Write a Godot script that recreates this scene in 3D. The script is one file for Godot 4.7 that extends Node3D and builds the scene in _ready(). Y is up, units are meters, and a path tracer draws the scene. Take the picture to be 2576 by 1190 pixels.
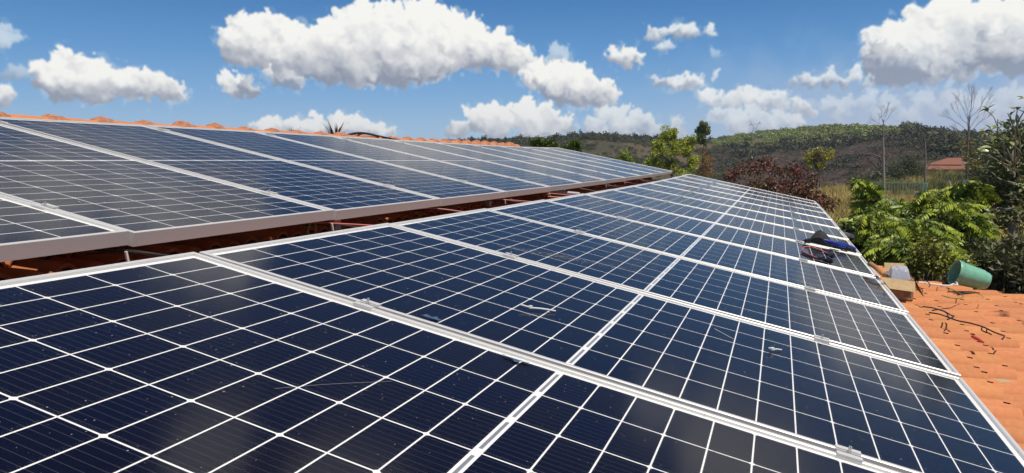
extends Node3D
# A tiled roof with two rows of solar panels. x runs along the ridge, y is up, z runs down the slope towards the eave.

const CAM := Vector3(-1.5642, 0.2305, 1.3681)
const YAW := -0.3304
const PITCH := -0.0992
const PITCH_L := 0.2152     # slope of the lower row
const PITCH_U := 0.2008     # slope of the upper row
const STEP := 1.012         # one panel along the ridge
const PLEN := 1.945         # one panel along the slope
const SUN_TO := Vector3(-0.19, 0.92, 0.34)

var rng := RandomNumberGenerator.new()
var M := {}
var taken := {}

# ---------------------------------------------------------------- helpers
class MB:
	var v := PackedVector3Array()
	var n := PackedVector3Array()
	var c := PackedColorArray()
	var uv := PackedVector2Array()
	func tri_n(a: Vector3, b: Vector3, d: Vector3, na: Vector3, nb: Vector3, nd: Vector3, col := Color.WHITE) -> void:
		v.push_back(a); v.push_back(d); v.push_back(b)
		n.push_back(na); n.push_back(nd); n.push_back(nb)
		c.push_back(col); c.push_back(col); c.push_back(col)
		uv.push_back(Vector2.ZERO); uv.push_back(Vector2.ZERO); uv.push_back(Vector2.ZERO)
	func tri(a: Vector3, b: Vector3, d: Vector3, col := Color.WHITE) -> void:
		var m := (b - a).cross(d - a).normalized()
		tri_n(a, b, d, m, m, m, col)
	func quad(a: Vector3, b: Vector3, d: Vector3, e: Vector3, col := Color.WHITE) -> void:
		tri(a, b, d, col); tri(a, d, e, col)
	func quad_uv(a: Vector3, b: Vector3, d: Vector3, e: Vector3, col := Color.WHITE) -> void:
		quad(a, b, d, e, col)
		var k := uv.size()
		uv[k - 6] = Vector2(0, 0); uv[k - 5] = Vector2(1, 1); uv[k - 4] = Vector2(1, 0)
		uv[k - 3] = Vector2(0, 0); uv[k - 2] = Vector2(0, 1); uv[k - 1] = Vector2(1, 1)
	func box(o: Vector3, s: Vector3, b := Basis.IDENTITY, col := Color.WHITE) -> void:
		var p := []
		for i in 8:
			p.push_back(o + b * Vector3(s.x * ((i & 1) - 0.5), s.y * (((i >> 1) & 1) - 0.5), s.z * (((i >> 2) & 1) - 0.5)))
		quad(p[0], p[2], p[3], p[1], col); quad(p[4], p[5], p[7], p[6], col)
		quad(p[0], p[1], p[5], p[4], col); quad(p[2], p[6], p[7], p[3], col)
		quad(p[0], p[4], p[6], p[2], col); quad(p[1], p[3], p[7], p[5], col)
	func tube(pts: Array, rad, sides := 7, col := Color.WHITE, caps := true) -> void:
		var rings := []
		var side := Vector3.ZERO
		var k := pts.size()
		var nr := []
		for i in k:
			var t: Vector3 = (pts[mini(i + 1, k - 1)] - pts[maxi(i - 1, 0)]).normalized()
			if side == Vector3.ZERO:
				side = t.cross(Vector3.UP if absf(t.y) < 0.9 else Vector3.RIGHT).normalized()
			side = (side - t * side.dot(t)).normalized()
			var up := t.cross(side)
			var r: float = rad[i] if rad is Array else rad
			var ring := []
			var rn := []
			for j in sides:
				var a := TAU * j / sides
				var d := side * cos(a) + up * sin(a)
				ring.push_back(pts[i] + d * r); rn.push_back(d)
			rings.push_back(ring); nr.push_back(rn)
		for i in k - 1:
			for j in sides:
				var j2 := (j + 1) % sides
				tri_n(rings[i][j], rings[i][j2], rings[i + 1][j2], nr[i][j], nr[i][j2], nr[i + 1][j2], col)
				tri_n(rings[i][j], rings[i + 1][j2], rings[i + 1][j], nr[i][j], nr[i + 1][j2], nr[i + 1][j], col)
		if caps:
			for j in sides:
				var j2 := (j + 1) % sides
				tri(pts[0], rings[0][j2], rings[0][j], col)
				tri(pts[k - 1], rings[k - 1][j], rings[k - 1][j2], col)
	func lathe(prof: Array, sides: int, t: Transform3D, col := Color.WHITE) -> void:
		# prof: Vector2(radius, height); outward is on the right of the path going up
		for i in prof.size() - 1:
			var a: Vector2 = prof[i]
			var b: Vector2 = prof[i + 1]
			var e := (b - a).normalized()
			for j in sides:
				var q := []
				var m := []
				for s in [j, j + 1]:
					var w: float = TAU * s / sides
					q.push_back([Vector3(a.x * cos(w), a.y, a.x * sin(w)), Vector3(b.x * cos(w), b.y, b.x * sin(w))])
					m.push_back((t.basis * Vector3(e.y * cos(w), -e.x, e.y * sin(w))).normalized())
				tri_n(t * q[0][0], t * q[0][1], t * q[1][1], m[0], m[0], m[1], col)
				tri_n(t * q[0][0], t * q[1][1], t * q[1][0], m[0], m[1], m[1], col)
	func leaf(p: Vector3, d: Vector3, s: Vector3, ln: float, wd: float, col: Color) -> void:
		var up := s.cross(d).normalized()
		var tip := p + d * ln
		var mid := p + d * ln * 0.45
		var l := mid + s * wd * 0.5 + up * wd * 0.16
		var r := mid - s * wd * 0.5 + up * wd * 0.16
		tri(p, r, tip, col); tri(p, tip, l, col)
	func mesh(mat: Material) -> ArrayMesh:
		var a := []
		a.resize(Mesh.ARRAY_MAX)
		a[Mesh.ARRAY_VERTEX] = v; a[Mesh.ARRAY_NORMAL] = n; a[Mesh.ARRAY_COLOR] = c; a[Mesh.ARRAY_TEX_UV] = uv
		var m := ArrayMesh.new()
		m.add_surface_from_arrays(Mesh.PRIMITIVE_TRIANGLES, a)
		m.surface_set_material(0, mat)
		return m

func numbered(called: String) -> String:
	taken[called] = taken.get(called, -1) + 1
	return called if taken[called] == 0 else "%s_%03d" % [called, taken[called]]

func put(called: String, mesh: Mesh, parent: Node = self, t := Transform3D.IDENTITY, mat: Material = null) -> MeshInstance3D:
	var o := MeshInstance3D.new()
	o.name = numbered(called) if parent == self else called
	o.mesh = mesh
	o.transform = t
	if mat: o.material_override = mat
	parent.add_child(o, true)
	return o

func tag(o: Node, label: String, category := "", group := "", kind := "") -> Node:
	o.set_meta("label", label)
	if category: o.set_meta("category", category)
	if group: o.set_meta("group", group)
	if kind: o.set_meta("kind", kind)
	return o

func thing(called: String, label: String, category: String, at := Vector3.ZERO, group := "") -> Node3D:
	var o := Node3D.new()
	o.name = numbered(called)
	add_child(o)
	o.position = at
	tag(o, label, category, group)
	return o

func lin(r: float, g: float, b: float, a := 1.0) -> Color:
	var q := Color(r, g, b).linear_to_srgb()
	return Color(q.r, q.g, q.b, a)

func mat(name_: String, col: Color, rough := 0.8, metal := 0.0) -> StandardMaterial3D:
	var m := StandardMaterial3D.new()
	m.resource_name = name_
	m.albedo_color = col
	m.roughness = rough
	m.metallic = metal
	M[name_] = m
	return m

func noise_tex(size: int, freq: float, oct: int, sd: int, lo: Color, hi: Color, as_normal := false, bump := 4.0) -> NoiseTexture2D:
	var f := FastNoiseLite.new()
	f.noise_type = FastNoiseLite.TYPE_SIMPLEX_SMOOTH
	f.seed = sd
	f.frequency = freq
	f.fractal_octaves = oct
	var t := NoiseTexture2D.new()
	t.width = size; t.height = size
	t.seamless = true
	t.noise = f
	if as_normal:
		t.as_normal_map = true
		t.bump_strength = bump
	else:
		var g := Gradient.new()
		g.set_color(0, lo); g.set_color(1, hi)
		t.color_ramp = g
	return t

func leaf_mat(name_: String, rough := 0.5, back := 0.25) -> StandardMaterial3D:
	var m := mat(name_, Color.WHITE, rough)
	m.vertex_color_use_as_albedo = true
	m.backlight_enabled = true
	m.backlight = Color(back, back, back).linear_to_srgb()
	return m

func rv(s := 1.0) -> Vector3:
	return Vector3(rng.randfn(), rng.randfn(), rng.randfn()).normalized() * s

func vary(col: Color, k := 0.3) -> Color:
	var f := 1.0 + rng.randf_range(-k, k)
	return Color(col.r * f * rng.randf_range(0.88, 1.12), col.g * f, col.b * f * rng.randf_range(0.85, 1.15))

func look(x: float, y: float) -> Vector3:
	# direction of sight through a point of the photograph (2576 units wide), to lay out what lies beyond the roof
	var fw := Vector3(cos(YAW) * cos(PITCH), sin(PITCH), sin(YAW) * cos(PITCH))
	var rt := Vector3(-sin(YAW), 0, cos(YAW))
	var up := rt.cross(fw)
	return (fw + rt * (x - 1288.0) / 1956.0 - up * (y - 595.0) / 1956.0)

func at(x: float, y: float, dist: float) -> Vector3:
	var d := look(x, y)
	return CAM + d * (dist / Vector2(d.x, d.z).length())

func azel(x: float, y: float) -> Vector2:
	var d := look(x, y)
	return Vector2(rad_to_deg(atan2(d.z, d.x)), rad_to_deg(atan2(d.y, Vector2(d.x, d.z).length())))

# ---------------------------------------------------------------- sky
func sky_colour(el: float) -> Color:
	var t := [[0.0, 184, 203, 222], [2.0, 160, 193, 222], [4.5, 130, 174, 217], [7.5, 101, 153, 206], [11.5, 73, 127, 185], [22.0, 47, 93, 152], [50.0, 31, 68, 124], [90.0, 25, 56, 108]]
	for i in t.size() - 1:
		if el <= t[i + 1][0]:
			var k := clampf((el - t[i][0]) / (t[i + 1][0] - t[i][0]), 0, 1)
			return Color(lerpf(t[i][1], t[i + 1][1], k), lerpf(t[i][2], t[i + 1][2], k), lerpf(t[i][3], t[i + 1][3], k)) / 255.0
	return Color(25, 56, 108) / 255.0

func clouds_drawn(w: int, h: int, az0: float, el1: float, ppd: float, clouds: Array, sd: int) -> Image:
	var H := PackedFloat32Array(); H.resize(w * h)
	var V := PackedFloat32Array(); V.resize(w * h)
	var A := PackedFloat32Array(); A.resize(w * h)
	var T := PackedFloat32Array(); T.resize(w * h)
	var r_ := RandomNumberGenerator.new()
	r_.seed = sd
	for cl in clouds:
		var puffs := []
		var top := -1000.0
		for p in cl.puffs:
			top = maxf(top, p[1] + p[2])
		for p in cl.puffs:
			var sq: float = 1.0 / maxf(0.25, cos(deg_to_rad(p[1])))
			puffs.push_back([p[0], p[1], p[2], sq, cl.get("front", 0.0)])
			var kids := int(clampf(26.0 * p[2] / 1.2, 10, 44))
			for k in kids:
				var a := r_.randf_range(-0.5, PI + 0.5)
				var rr: float = p[2] * r_.randf_range(0.16, 0.42)
				var off: float = p[2] * r_.randf_range(0.45, 0.98)
				var q := [p[0] + cos(a) * off * sq, p[1] + sin(a) * off, rr, sq, sqrt(maxf(0, p[2] * p[2] - off * off)) * 0.8 + cl.get("front", 0.0)]
				puffs.push_back(q)
				if rr * ppd > 5:
					for g in 5:
						var a2 := r_.randf_range(-0.4, PI + 0.4)
						var r2: float = rr * r_.randf_range(0.25, 0.5)
						puffs.push_back([q[0] + cos(a2) * rr * 0.85 * sq, q[1] + sin(a2) * rr * 0.85, r2, sq, q[4] + rr * 0.25])
		var base: float = cl.base
		for p in puffs:
			var cx: float = (p[0] - az0) * ppd
			var cy: float = (el1 - p[1]) * ppd
			var r: float = p[2] * ppd
			var rx: float = r * p[3]
			var x0 := maxi(0, int(cx - rx)); var x1 := mini(w - 1, int(cx + rx) + 1)
			var y0 := maxi(0, int(cy - r)); var y1 := mini(h - 1, int(cy + r) + 1)
			var by := (el1 - base) * ppd
			for y in range(y0, y1 + 1):
				var dy := (y - cy) / r
				var cut := 1.0
				if y > by:
					cut = 1.0 - (y - by) / (0.16 * ppd + 0.12 * r)
					if cut <= 0: break
				var frac: float = clampf((el1 - y / ppd - base) / maxf(0.1, top - base), 0, 1)
				for x in range(x0, x1 + 1):
					var dx := (x - cx) / rx
					var q := 1.0 - dx * dx - dy * dy
					if q > 0.0:
						var hh: float = (r * sqrt(q) + p[4] * ppd * minf(1, q * 3.0)) * cut
						var j := y * w + x
						if hh > H[j]:
							H[j] = hh; V[j] = frac; T[j] = cl.get("tone", 0.0)
						A[j] = maxf(A[j], cl.op)
	var f := FastNoiseLite.new()
	f.noise_type = FastNoiseLite.TYPE_SIMPLEX_SMOOTH
	f.fractal_octaves = 5
	f.fractal_gain = 0.58
	f.frequency = 0.9 / ppd
	f.seed = sd
	var n1 := f.get_image(w, h, false, false, true); f.seed = sd + 7
	var n2 := f.get_image(w, h, false, false, true); f.seed = sd + 19
	f.frequency = 0.35 / ppd
	var n3 := f.get_image(w, h, false, false, true)
	var b1 := n1.get_data(); var b2 := n2.get_data(); var b3 := n3.get_data()
	var out := PackedByteArray(); out.resize(w * h * 3)
	var amp := 0.5 * ppd
	var soft := 0.30 * ppd
	var lx := 0.42; var ly := 0.72; var lz := 0.55
	var d := maxi(1, int(0.1 * ppd))
	var d4 := maxi(1, int(0.38 * ppd))
	for y in h:
		var el := el1 - y / ppd
		var sky := sky_colour(el)
		var fade := clampf(el / 4.0, 0.0, 1.0)
		var veil := clampf(1.0 - el / 5.0, 0.0, 1.0)
		for x in w:
			var i := y * w + x
			var wisp := (b3[i] - 128) / 128.0
			var az := az0 + x / ppd
			# milky air low in the south-east quarter, where the haze is thickest
			var mk := 0.0
			if az > -14.0 and az < 60.0:
				mk = smoothstep(-16.0, 9.0, az) * (1.0 - smoothstep(35.0, 60.0, az)) * smoothstep(9.5, 1.0, el + wisp * 1.8) * 0.9
			var r := lerpf(sky.r, 0.70, mk); var g := lerpf(sky.g, 0.745, mk); var b := lerpf(sky.b, 0.835, mk)
			var sx := clampi(x + int((b1[i] - 128) / 128.0 * amp), d4, w - 1 - d4)
			var sy := clampi(y + int((b2[i] - 128) / 128.0 * amp), d4, h - 1 - d4)
			var j := sy * w + sx
			# torn veils round the clouds
			var vx := clampi(x + int((b2[i] - 128) / 128.0 * amp * 2.4), 0, w - 1)
			var vy := clampi(y + int((b1[i] - 128) / 128.0 * amp * 2.0), 0, h - 1)
			var j3 := vy * w + vx
			if H[j3] > 0.0:
				var av: float = smoothstep(0.0, soft * 2.4, H[j3]) * A[j3] * clampf(0.30 + wisp * 0.45, 0.0, 0.6)
				r = lerpf(r, 0.84, av); g = lerpf(g, 0.86, av); b = lerpf(b, 0.89, av)
			var hh := H[j]
			if hh > 0.0:
				var gx := (H[j + d] - H[j - d]) / (2.0 * d)
				var gy := (H[j - d * w] - H[j + d * w]) / (2.0 * d)
				gx = gx * 0.3 + (H[j + d4] - H[j - d4]) / (2.0 * d4) * 0.8
				gy = gy * 0.3 + (H[j - d4 * w] - H[j + d4 * w]) / (2.0 * d4) * 0.8
				gx = clampf(gx, -1.6, 1.6); gy = clampf(gy, -1.6, 1.6)
				var lit := (-gx * lx - gy * ly + lz) / sqrt(gx * gx + gy * gy + 1.0)
				var t := clampf(0.20 + 0.46 * lit + 0.56 * smoothstep(0.02, 0.75, V[j]) + wisp * 0.26 + T[j], 0.0, 1.0)
				var al: float = smoothstep(0.0, soft * 1.25, hh + (b1[i] + b2[i] - 256) / 128.0 * soft * 0.45 * (1.0 - V[j] * 0.5)) * A[j]
				al *= clampf(0.72 + hh / (0.9 * ppd), 0.0, 1.0)
				var cr: float; var cg: float; var cb: float
				if t < 0.5:
					var u := t * 2.0
					cr = lerpf(0.56, 0.80, u); cg = lerpf(0.595, 0.81, u); cb = lerpf(0.665, 0.83, u)
				else:
					var u := t * 2.0 - 1.0
					cr = lerpf(0.80, 0.975, u); cg = lerpf(0.81, 0.972, u); cb = lerpf(0.83, 0.955, u)
				var hz := veil * 0.42
				cr = lerpf(cr, 0.78, hz); cg = lerpf(cg, 0.80, hz); cb = lerpf(cb, 0.835, hz)
				al *= 1.0 - 0.35 * mk
				r = lerpf(r, cr, al); g = lerpf(g, cg, al); b = lerpf(b, cb, al)
			out[i * 3] = int(clampf(r, 0, 1) * 255.0 + 0.5)
			out[i * 3 + 1] = int(clampf(g, 0, 1) * 255.0 + 0.5)
			out[i * 3 + 2] = int(clampf(b, 0, 1) * 255.0 + 0.5)
	return Image.create_from_data(w, h, false, Image.FORMAT_RGB8, out)

func cloud(base: float, op: float, pts: Array) -> Dictionary:
	var c := {"base": azel(1288, base).y, "op": op, "puffs": []}
	for p in pts:
		var a := azel(p[0], p[1])
		c.puffs.push_back([a.x, a.y, p[2] / 34.1])
	var low := 100.0
	for p in c.puffs: low = minf(low, p[1] - p[2] * 0.75)
	c.base = low if base < 0 else azel(pts[0][0], base).y
	return c

func grey(c: Dictionary, tone: float) -> Dictionary:
	# a cloud on whose near side no sun falls
	c.tone = tone
	c.front = 0.7
	return c

func make_sky() -> Image:
	var named := [
		cloud(202, 1.0, [[620, 98, 52], [605, 128, 38], [668, 110, 58], [725, 128, 62], [790, 128, 60], [850, 118, 68], [915, 105, 74], [985, 98, 74], [1052, 92, 70], [1108, 84, 56], [1150, 112, 58], [1195, 122, 54], [1245, 130, 46], [1288, 146, 36], [900, 160, 60], [1000, 160, 60], [820, 160, 50], [1080, 150, 55]]),
		cloud(-1, 0.8, [[690, 185, 26], [728, 198, 24], [745, 212, 16]]),
		cloud(-1, 0.9, [[1320, 160, 26], [1345, 172, 24]]),
		cloud(262, 1.0, [[1345, 190, 34], [1385, 190, 36], [1422, 203, 44], [1462, 218, 42], [1502, 234, 34], [1536, 246, 22], [1400, 225, 36], [1450, 238, 36]]),
		cloud(248, 1.0, [[180, 180, 38], [140, 198, 40], [205, 200, 48], [262, 208, 42], [318, 202, 36], [368, 214, 34], [425, 226, 26], [455, 236, 16], [110, 200, 22], [240, 225, 40], [160, 225, 35]]),
		cloud(-1, 0.55, [[20, 182, 20], [55, 180, 16], [5, 95, 22], [40, 92, 14], [30, 72, 12]]),
		cloud(-1, 0.95, [[5, 238, 22], [22, 243, 16]]),
		cloud(-1, 0.95, [[570, 204, 20], [600, 218, 26], [628, 228, 20]]),
		cloud(352, 0.95, [[655, 325, 22], [690, 322, 26], [735, 324, 28], [785, 318, 26], [850, 318, 28], [902, 324, 28], [950, 330, 22], [985, 332, 14]]),
		cloud(348, 0.97, [[1150, 328, 26], [1200, 302, 32], [1255, 292, 34], [1318, 286, 34], [1372, 298, 34], [1425, 312, 22], [1250, 322, 36], [1340, 322, 36], [1395, 322, 26]]),
		cloud(-1, 0.55, [[1400, 140, 24], [1425, 134, 16], [1380, 150, 14]]),
		cloud(164, 0.95, [[1548, 140, 22], [1578, 142, 26], [1602, 148, 16]]),
		cloud(98, 0.85, [[1640, 86, 18], [1665, 84, 18], [1702, 76, 20], [1735, 80, 20], [1785, 74, 13], [1755, 84, 10]]),
		cloud(-1, 0.8, [[1660, 117, 13], [1678, 119, 11]]),
		cloud(-1, 0.4, [[1800, 135, 12], [1816, 137, 7], [1440, 175, 12]]),
		cloud(220, 0.85, [[1655, 208, 16], [1690, 210, 18], [1725, 206, 20], [1750, 206, 18], [1797, 186, 10]]),
		cloud(345, 0.8, [[1515, 285, 22], [1555, 298, 28], [1600, 296, 20], [1635, 304, 16], [1500, 325, 24], [1560, 325, 32], [1640, 328, 28], [1700, 325, 24]]),
		cloud(292, 0.9, [[1775, 240, 20], [1805, 248, 18], [1838, 252, 22], [1878, 244, 28], [1925, 252, 24], [1965, 250, 22], [2018, 272, 22], [2035, 285, 14]]),
		cloud(338, 0.75, [[1800, 288, 20], [1850, 300, 26], [1900, 300, 28], [1960, 298, 22], [1930, 315, 26], [2000, 310, 20], [1860, 325, 24]]),
		cloud(222, 0.85, [[1995, 208, 14], [2040, 204, 20], [2080, 200, 20], [2120, 208, 18], [2150, 188, 16], [2185, 212, 18], [2250, 216, 16], [2280, 214, 12]]),
		cloud(-1, 0.6, [[2085, 262, 18], [2110, 270, 18], [2140, 255, 14], [2010, 260, 12]]),
		cloud(196, 1.0, [[2320, 62, 40], [2390, 42, 44], [2440, 74, 44], [2500, 62, 54], [2556, 48, 44], [2600, 80, 60], [2560, 120, 50], [2480, 130, 46], [2400, 110, 46], [2640, 130, 60]]),
		cloud(206, 1.0, [[2200, 108, 30], [2240, 92, 34], [2275, 96, 38], [2315, 116, 42], [2355, 136, 44], [2396, 152, 40], [2425, 172, 26], [2235, 140, 44], [2285, 160, 44], [2250, 180, 36], [2340, 176, 36]]),
		grey(cloud(206, 0.9, [[2228, 152, 40], [2268, 172, 38], [2222, 186, 26], [2306, 186, 24]]), -0.5),
		grey(cloud(192, 0.9, [[2500, 122, 40], [2560, 138, 44], [2450, 148, 26], [2620, 150, 40]]), -0.45),
		grey(cloud(244, 0.9, [[618, 222, 20], [638, 229, 14]]), -0.55),
		grey(cloud(206, 0.85, [[880, 182, 22], [930, 188, 24], [985, 188, 24], [1040, 188, 22], [1085, 192, 14]]), -0.42),
		grey(cloud(-1, 0.8, [[718, 192, 20], [735, 204, 16], [748, 214, 10]]), -0.5),
		grey(cloud(262, 0.85, [[1365, 212, 18], [1388, 236, 20], [1412, 250, 16]]), -0.4),
		cloud(-1, 0.5, [[2180, 250, 20], [2240, 262, 22], [2320, 256, 20], [2400, 250, 24], [2470, 262, 24], [2540, 246, 28], [2600, 256, 30], [2110, 290, 22], [2290, 296, 24], [2500, 296, 26]]),
		cloud(-1, 0.45, [[2250, 240, 10], [2290, 238, 11], [2330, 236, 11], [2370, 232, 10], [2410, 226, 10], [2480, 230, 10]]),
		cloud(-1, 0.35, [[2300, 270, 14], [2360, 275, 16], [2200, 290, 18], [2440, 262, 14]]),
	]
	var r := RandomNumberGenerator.new()
	r.seed = 41
	var rest := []
	for k in 42:
		var el := lerpf(13.0, 72.0, pow(r.randf(), 1.5))
		var az := r.randf_range(-180, 180)
		var size := r.randf_range(1.6, 4.6)
		if absf(az + 19.0) < 48 and el - size < 13.5: el = 14.5 + size
		var c := {"base": el - size * 0.5, "op": r.randf_range(0.75, 1.0), "puffs": []}
		for j in 6:
			c.puffs.push_back([az + r.randf_range(-2.2, 2.2) * size / cos(deg_to_rad(el)), el + r.randf_range(-0.3, 0.5) * size, size * r.randf_range(0.45, 0.9)])
		rest.push_back(c)
	for k in 40:
		var az := r.randf_range(30, 300)
		var size := r.randf_range(0.6, 1.6)
		var el := r.randf_range(2, 11)
		var c := {"base": el - size * 0.5, "op": 0.9, "puffs": []}
		for j in 6:
			c.puffs.push_back([wrapf(az + r.randf_range(-2.2, 2.2) * size, -180, 180), el + r.randf_range(-0.2, 0.5) * size, size * r.randf_range(0.45, 0.8)])
		rest.push_back(c)
	# whole upper half at a quarter of the size, column 0 looks along -z
	var far := []
	for c in rest:
		var q := {"base": c.base, "op": c.op, "puffs": []}
		for p in c.puffs: q.puffs.push_back([wrapf(p[0], -90, 270), p[1], p[2]])
		far.push_back(q)
	var whole := clouds_drawn(1024, 256, -90.0, 90.0, 1024.0 / 360.0, far, 5)
	whole.resize(4096, 1024, Image.INTERPOLATE_CUBIC)
	var sky := Image.create(4096, 2048, false, Image.FORMAT_RGB8)
	sky.fill(Color(0.36, 0.33, 0.27))
	sky.blit_rect(whole, Rect2i(0, 0, 4096, 1024), Vector2i.ZERO)
	var ppd := 4096.0 / 360.0
	var w := 980
	var x0 := int((-62.0 + 90.0) * ppd)
	var az0 := x0 / ppd - 90.0
	var hh := 160
	var el1 := hh / ppd
	var view := clouds_drawn(w * 2, hh * 2, az0, el1, ppd * 2.0, named, 23)
	view.resize(w, hh, Image.INTERPOLATE_LANCZOS)
	sky.blit_rect(view, Rect2i(0, 0, w, hh), Vector2i(x0, 1024 - hh))
	return sky

# ---------------------------------------------------------------- materials
func make_materials() -> void:
	var m: StandardMaterial3D
	m = mat("aluminium", lin(0.68, 0.675, 0.65), 0.38, 0.30)
	m = mat("bright_metal", lin(0.72, 0.72, 0.72), 0.25, 0.85)
	m = mat("backsheet", lin(0.80, 0.81, 0.80), 0.6)
	m = mat("ribbon", lin(0.42, 0.43, 0.44), 0.35, 0.6)
	# cells: nine thin silver bars run along the cell, over near-black blue silicon with a faint grain
	for k in 5:
		var im := Image.create(256, 128, false, Image.FORMAT_RGB8)
		var tones := [Vector3(0.0032, 0.0028, 0.0094), Vector3(0.0038, 0.0030, 0.0082), Vector3(0.0028, 0.0028, 0.0112), Vector3(0.0042, 0.0032, 0.0074), Vector3(0.0032, 0.0026, 0.0088)]
		var t: Vector3 = tones[k]
		var r := RandomNumberGenerator.new()
		r.seed = 90 + k
		for y in 128:
			for x in 256:
				var g := 1.0 + r.randf_range(-0.10, 0.10)
				if y % 2 == 0: g *= 1.07
				im.set_pixel(x, y, lin(t.x * g, t.y * g, t.z * g))
		for b in 9:
			var x := int((b + 0.5) / 9.0 * 256.0)
			for y in 128:
				var s := 0.10 + (0.12 if y < 5 or y > 122 else 0.0) + r.randf_range(-0.02, 0.02)
				im.set_pixel(x, y, lin(s, s, s * 1.05))
		for q in 26:
			var s2 := r.randf_range(0.04, 0.16)
			im.set_pixel(r.randi_range(0, 255), r.randi_range(0, 127), lin(s2, s2 * 0.95, s2 * 0.85))
		m = mat("cell%d" % k, Color.WHITE, 0.6)
		m.metallic_specular = 0.1   # under the glass sheet, which does the mirroring
		m.albedo_texture = ImageTexture.create_from_image(im)
	m = mat("glass", Color(1, 1, 1, 0.0), 0.125)
	m.transparency = BaseMaterial3D.TRANSPARENCY_ALPHA
	m.metallic_specular = 0.375
	# clay
	var clay := noise_tex(512, 0.02, 6, 3, Color(0.90, 0.87, 0.84), Color(1.0, 1.0, 1.0))
	var clay_b := noise_tex(256, 0.05, 4, 9, Color.BLACK, Color.WHITE)
	for k in 6:
		var f: float = [1.0, 0.94, 1.05, 0.97, 1.02, 0.90][k]
		m = mat("clay%d" % k, lin(0.60 * f, 0.250 * f * [1.0, 0.97, 1.03, 1.05, 0.95, 1.0][k], 0.102 * f), 0.85)
		m.albedo_texture = clay
		m.uv1_triplanar = true; m.uv1_world_triplanar = true
		m.uv1_scale = Vector3.ONE * 3.7
		m.uv1_offset = Vector3(0.17, 0.31, 0.47) * k
		m.heightmap_enabled = true
		m.heightmap_texture = clay_b
		m.heightmap_scale = 0.015
	m = mat("clay_many", lin(0.56, 0.215, 0.082), 0.85)
	m.vertex_color_use_as_albedo = true
	m.albedo_texture = clay
	m.uv1_triplanar = true; m.uv1_world_triplanar = true
	m.uv1_scale = Vector3.ONE * 2.3
	m = mat("mortar", lin(0.66, 0.29, 0.16), 0.95)
	m.albedo_texture = noise_tex(256, 0.03, 5, 14, Color(0.62, 0.60, 0.58), Color(1, 1, 1))
	m.uv1_triplanar = true; m.uv1_world_triplanar = true
	m.uv1_scale = Vector3.ONE * 3.1
	m.heightmap_enabled = true
	m.heightmap_texture = clay_b
	m.heightmap_scale = 0.2
	mat("timber", lin(0.07, 0.035, 0.02), 0.9)
	mat("plaster", lin(0.55, 0.50, 0.42), 0.9)
	mat("black_rubber", lin(0.012, 0.012, 0.013), 0.45)
	mat("black_plastic", lin(0.010, 0.010, 0.011), 0.35)
	mat("red_cable", lin(0.55, 0.12, 0.11), 0.45)
	mat("green_cable", lin(0.10, 0.22, 0.04), 0.5)
	mat("white_plastic", lin(0.70, 0.72, 0.70), 0.35)
	mat("grey_pvc", lin(0.33, 0.34, 0.35), 0.4)
	m = mat("pouch", lin(0.010, 0.010, 0.011), 0.75)
	m.rim_enabled = true; m.rim = 0.4
	m.heightmap_enabled = true
	m.heightmap_texture = clay_b
	m.uv1_triplanar = true
	m.uv1_scale = Vector3.ONE * 40.0
	m.heightmap_scale = 0.08
	mat("blue_grip", lin(0.012, 0.035, 0.30), 0.35)
	m = mat("cardboard", lin(0.50, 0.36, 0.20), 0.9)
	m.albedo_texture = noise_tex(256, 0.02, 4, 33, Color(0.86, 0.85, 0.83), Color(1, 1, 1))
	m.uv1_triplanar = true; m.uv1_scale = Vector3.ONE * 6.0
	mat("print", lin(0.13, 0.085, 0.05), 0.9)
	m = mat("clear_bag", lin(0.66, 0.68, 0.70), 0.10)
	m.metallic = 0.45
	m.metallic_specular = 0.8
	m = mat("wood_handle", lin(0.42, 0.20, 0.06), 0.5)
	m = mat("mint", lin(0.21, 0.52, 0.38), 0.28)
	m.albedo_texture = noise_tex(256, 0.02, 5, 52, Color(0.86, 0.86, 0.84), Color(1, 1, 1))
	m.uv1_triplanar = true; m.uv1_scale = Vector3.ONE * 7.0
	mat("red_sleeve", lin(0.62, 0.05, 0.03), 0.4)
	mat("dry_leaf", lin(0.42, 0.36, 0.22), 0.7)
	mat("film", lin(0.05, 0.09, 0.16), 0.3)
	m = mat("dust", Color.WHITE, 0.9)
	m.vertex_color_use_as_albedo = true
	# nature
	leaf_mat("leaves", 0.45, 0.30)
	leaf_mat("leaves_far", 0.6, 0.20)
	leaf_mat("grass", 0.7, 0.30)
	m = mat("bark", Color.WHITE, 0.9)
	m.vertex_color_use_as_albedo = true
	m.albedo_texture = noise_tex(256, 0.03, 4, 61, Color(0.6, 0.6, 0.6), Color(1, 1, 1))
	m.uv1_triplanar = true; m.uv1_scale = Vector3(3, 0.8, 3)
	m = mat("soil", Color.WHITE, 0.95)
	m.vertex_color_use_as_albedo = true
	m.albedo_texture = noise_tex(512, 0.02, 6, 71, Color(0.55, 0.55, 0.52), Color(1, 1, 1))
	m.uv1_triplanar = true; m.uv1_world_triplanar = true
	m.uv1_scale = Vector3.ONE * 0.11
	m.detail_enabled = true
	m.detail_albedo = noise_tex(512, 0.05, 5, 72, Color(0.5, 0.5, 0.5), Color(1, 1, 1))
	m.detail_blend_mode = BaseMaterial3D.BLEND_MODE_MUL
	m.detail_uv_layer = BaseMaterial3D.DETAIL_UV_2
	m.uv2_triplanar = true; m.uv2_world_triplanar = true
	m.uv2_scale = Vector3.ONE * 0.031
	mat("fence_green", lin(0.34, 0.55, 0.36), 0.5)
	mat("far_roof", lin(0.22, 0.085, 0.05), 0.85)
	mat("far_wall", lin(0.30, 0.24, 0.19), 0.9)
	mat("post_wood", lin(0.40, 0.36, 0.30), 0.9)
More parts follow.
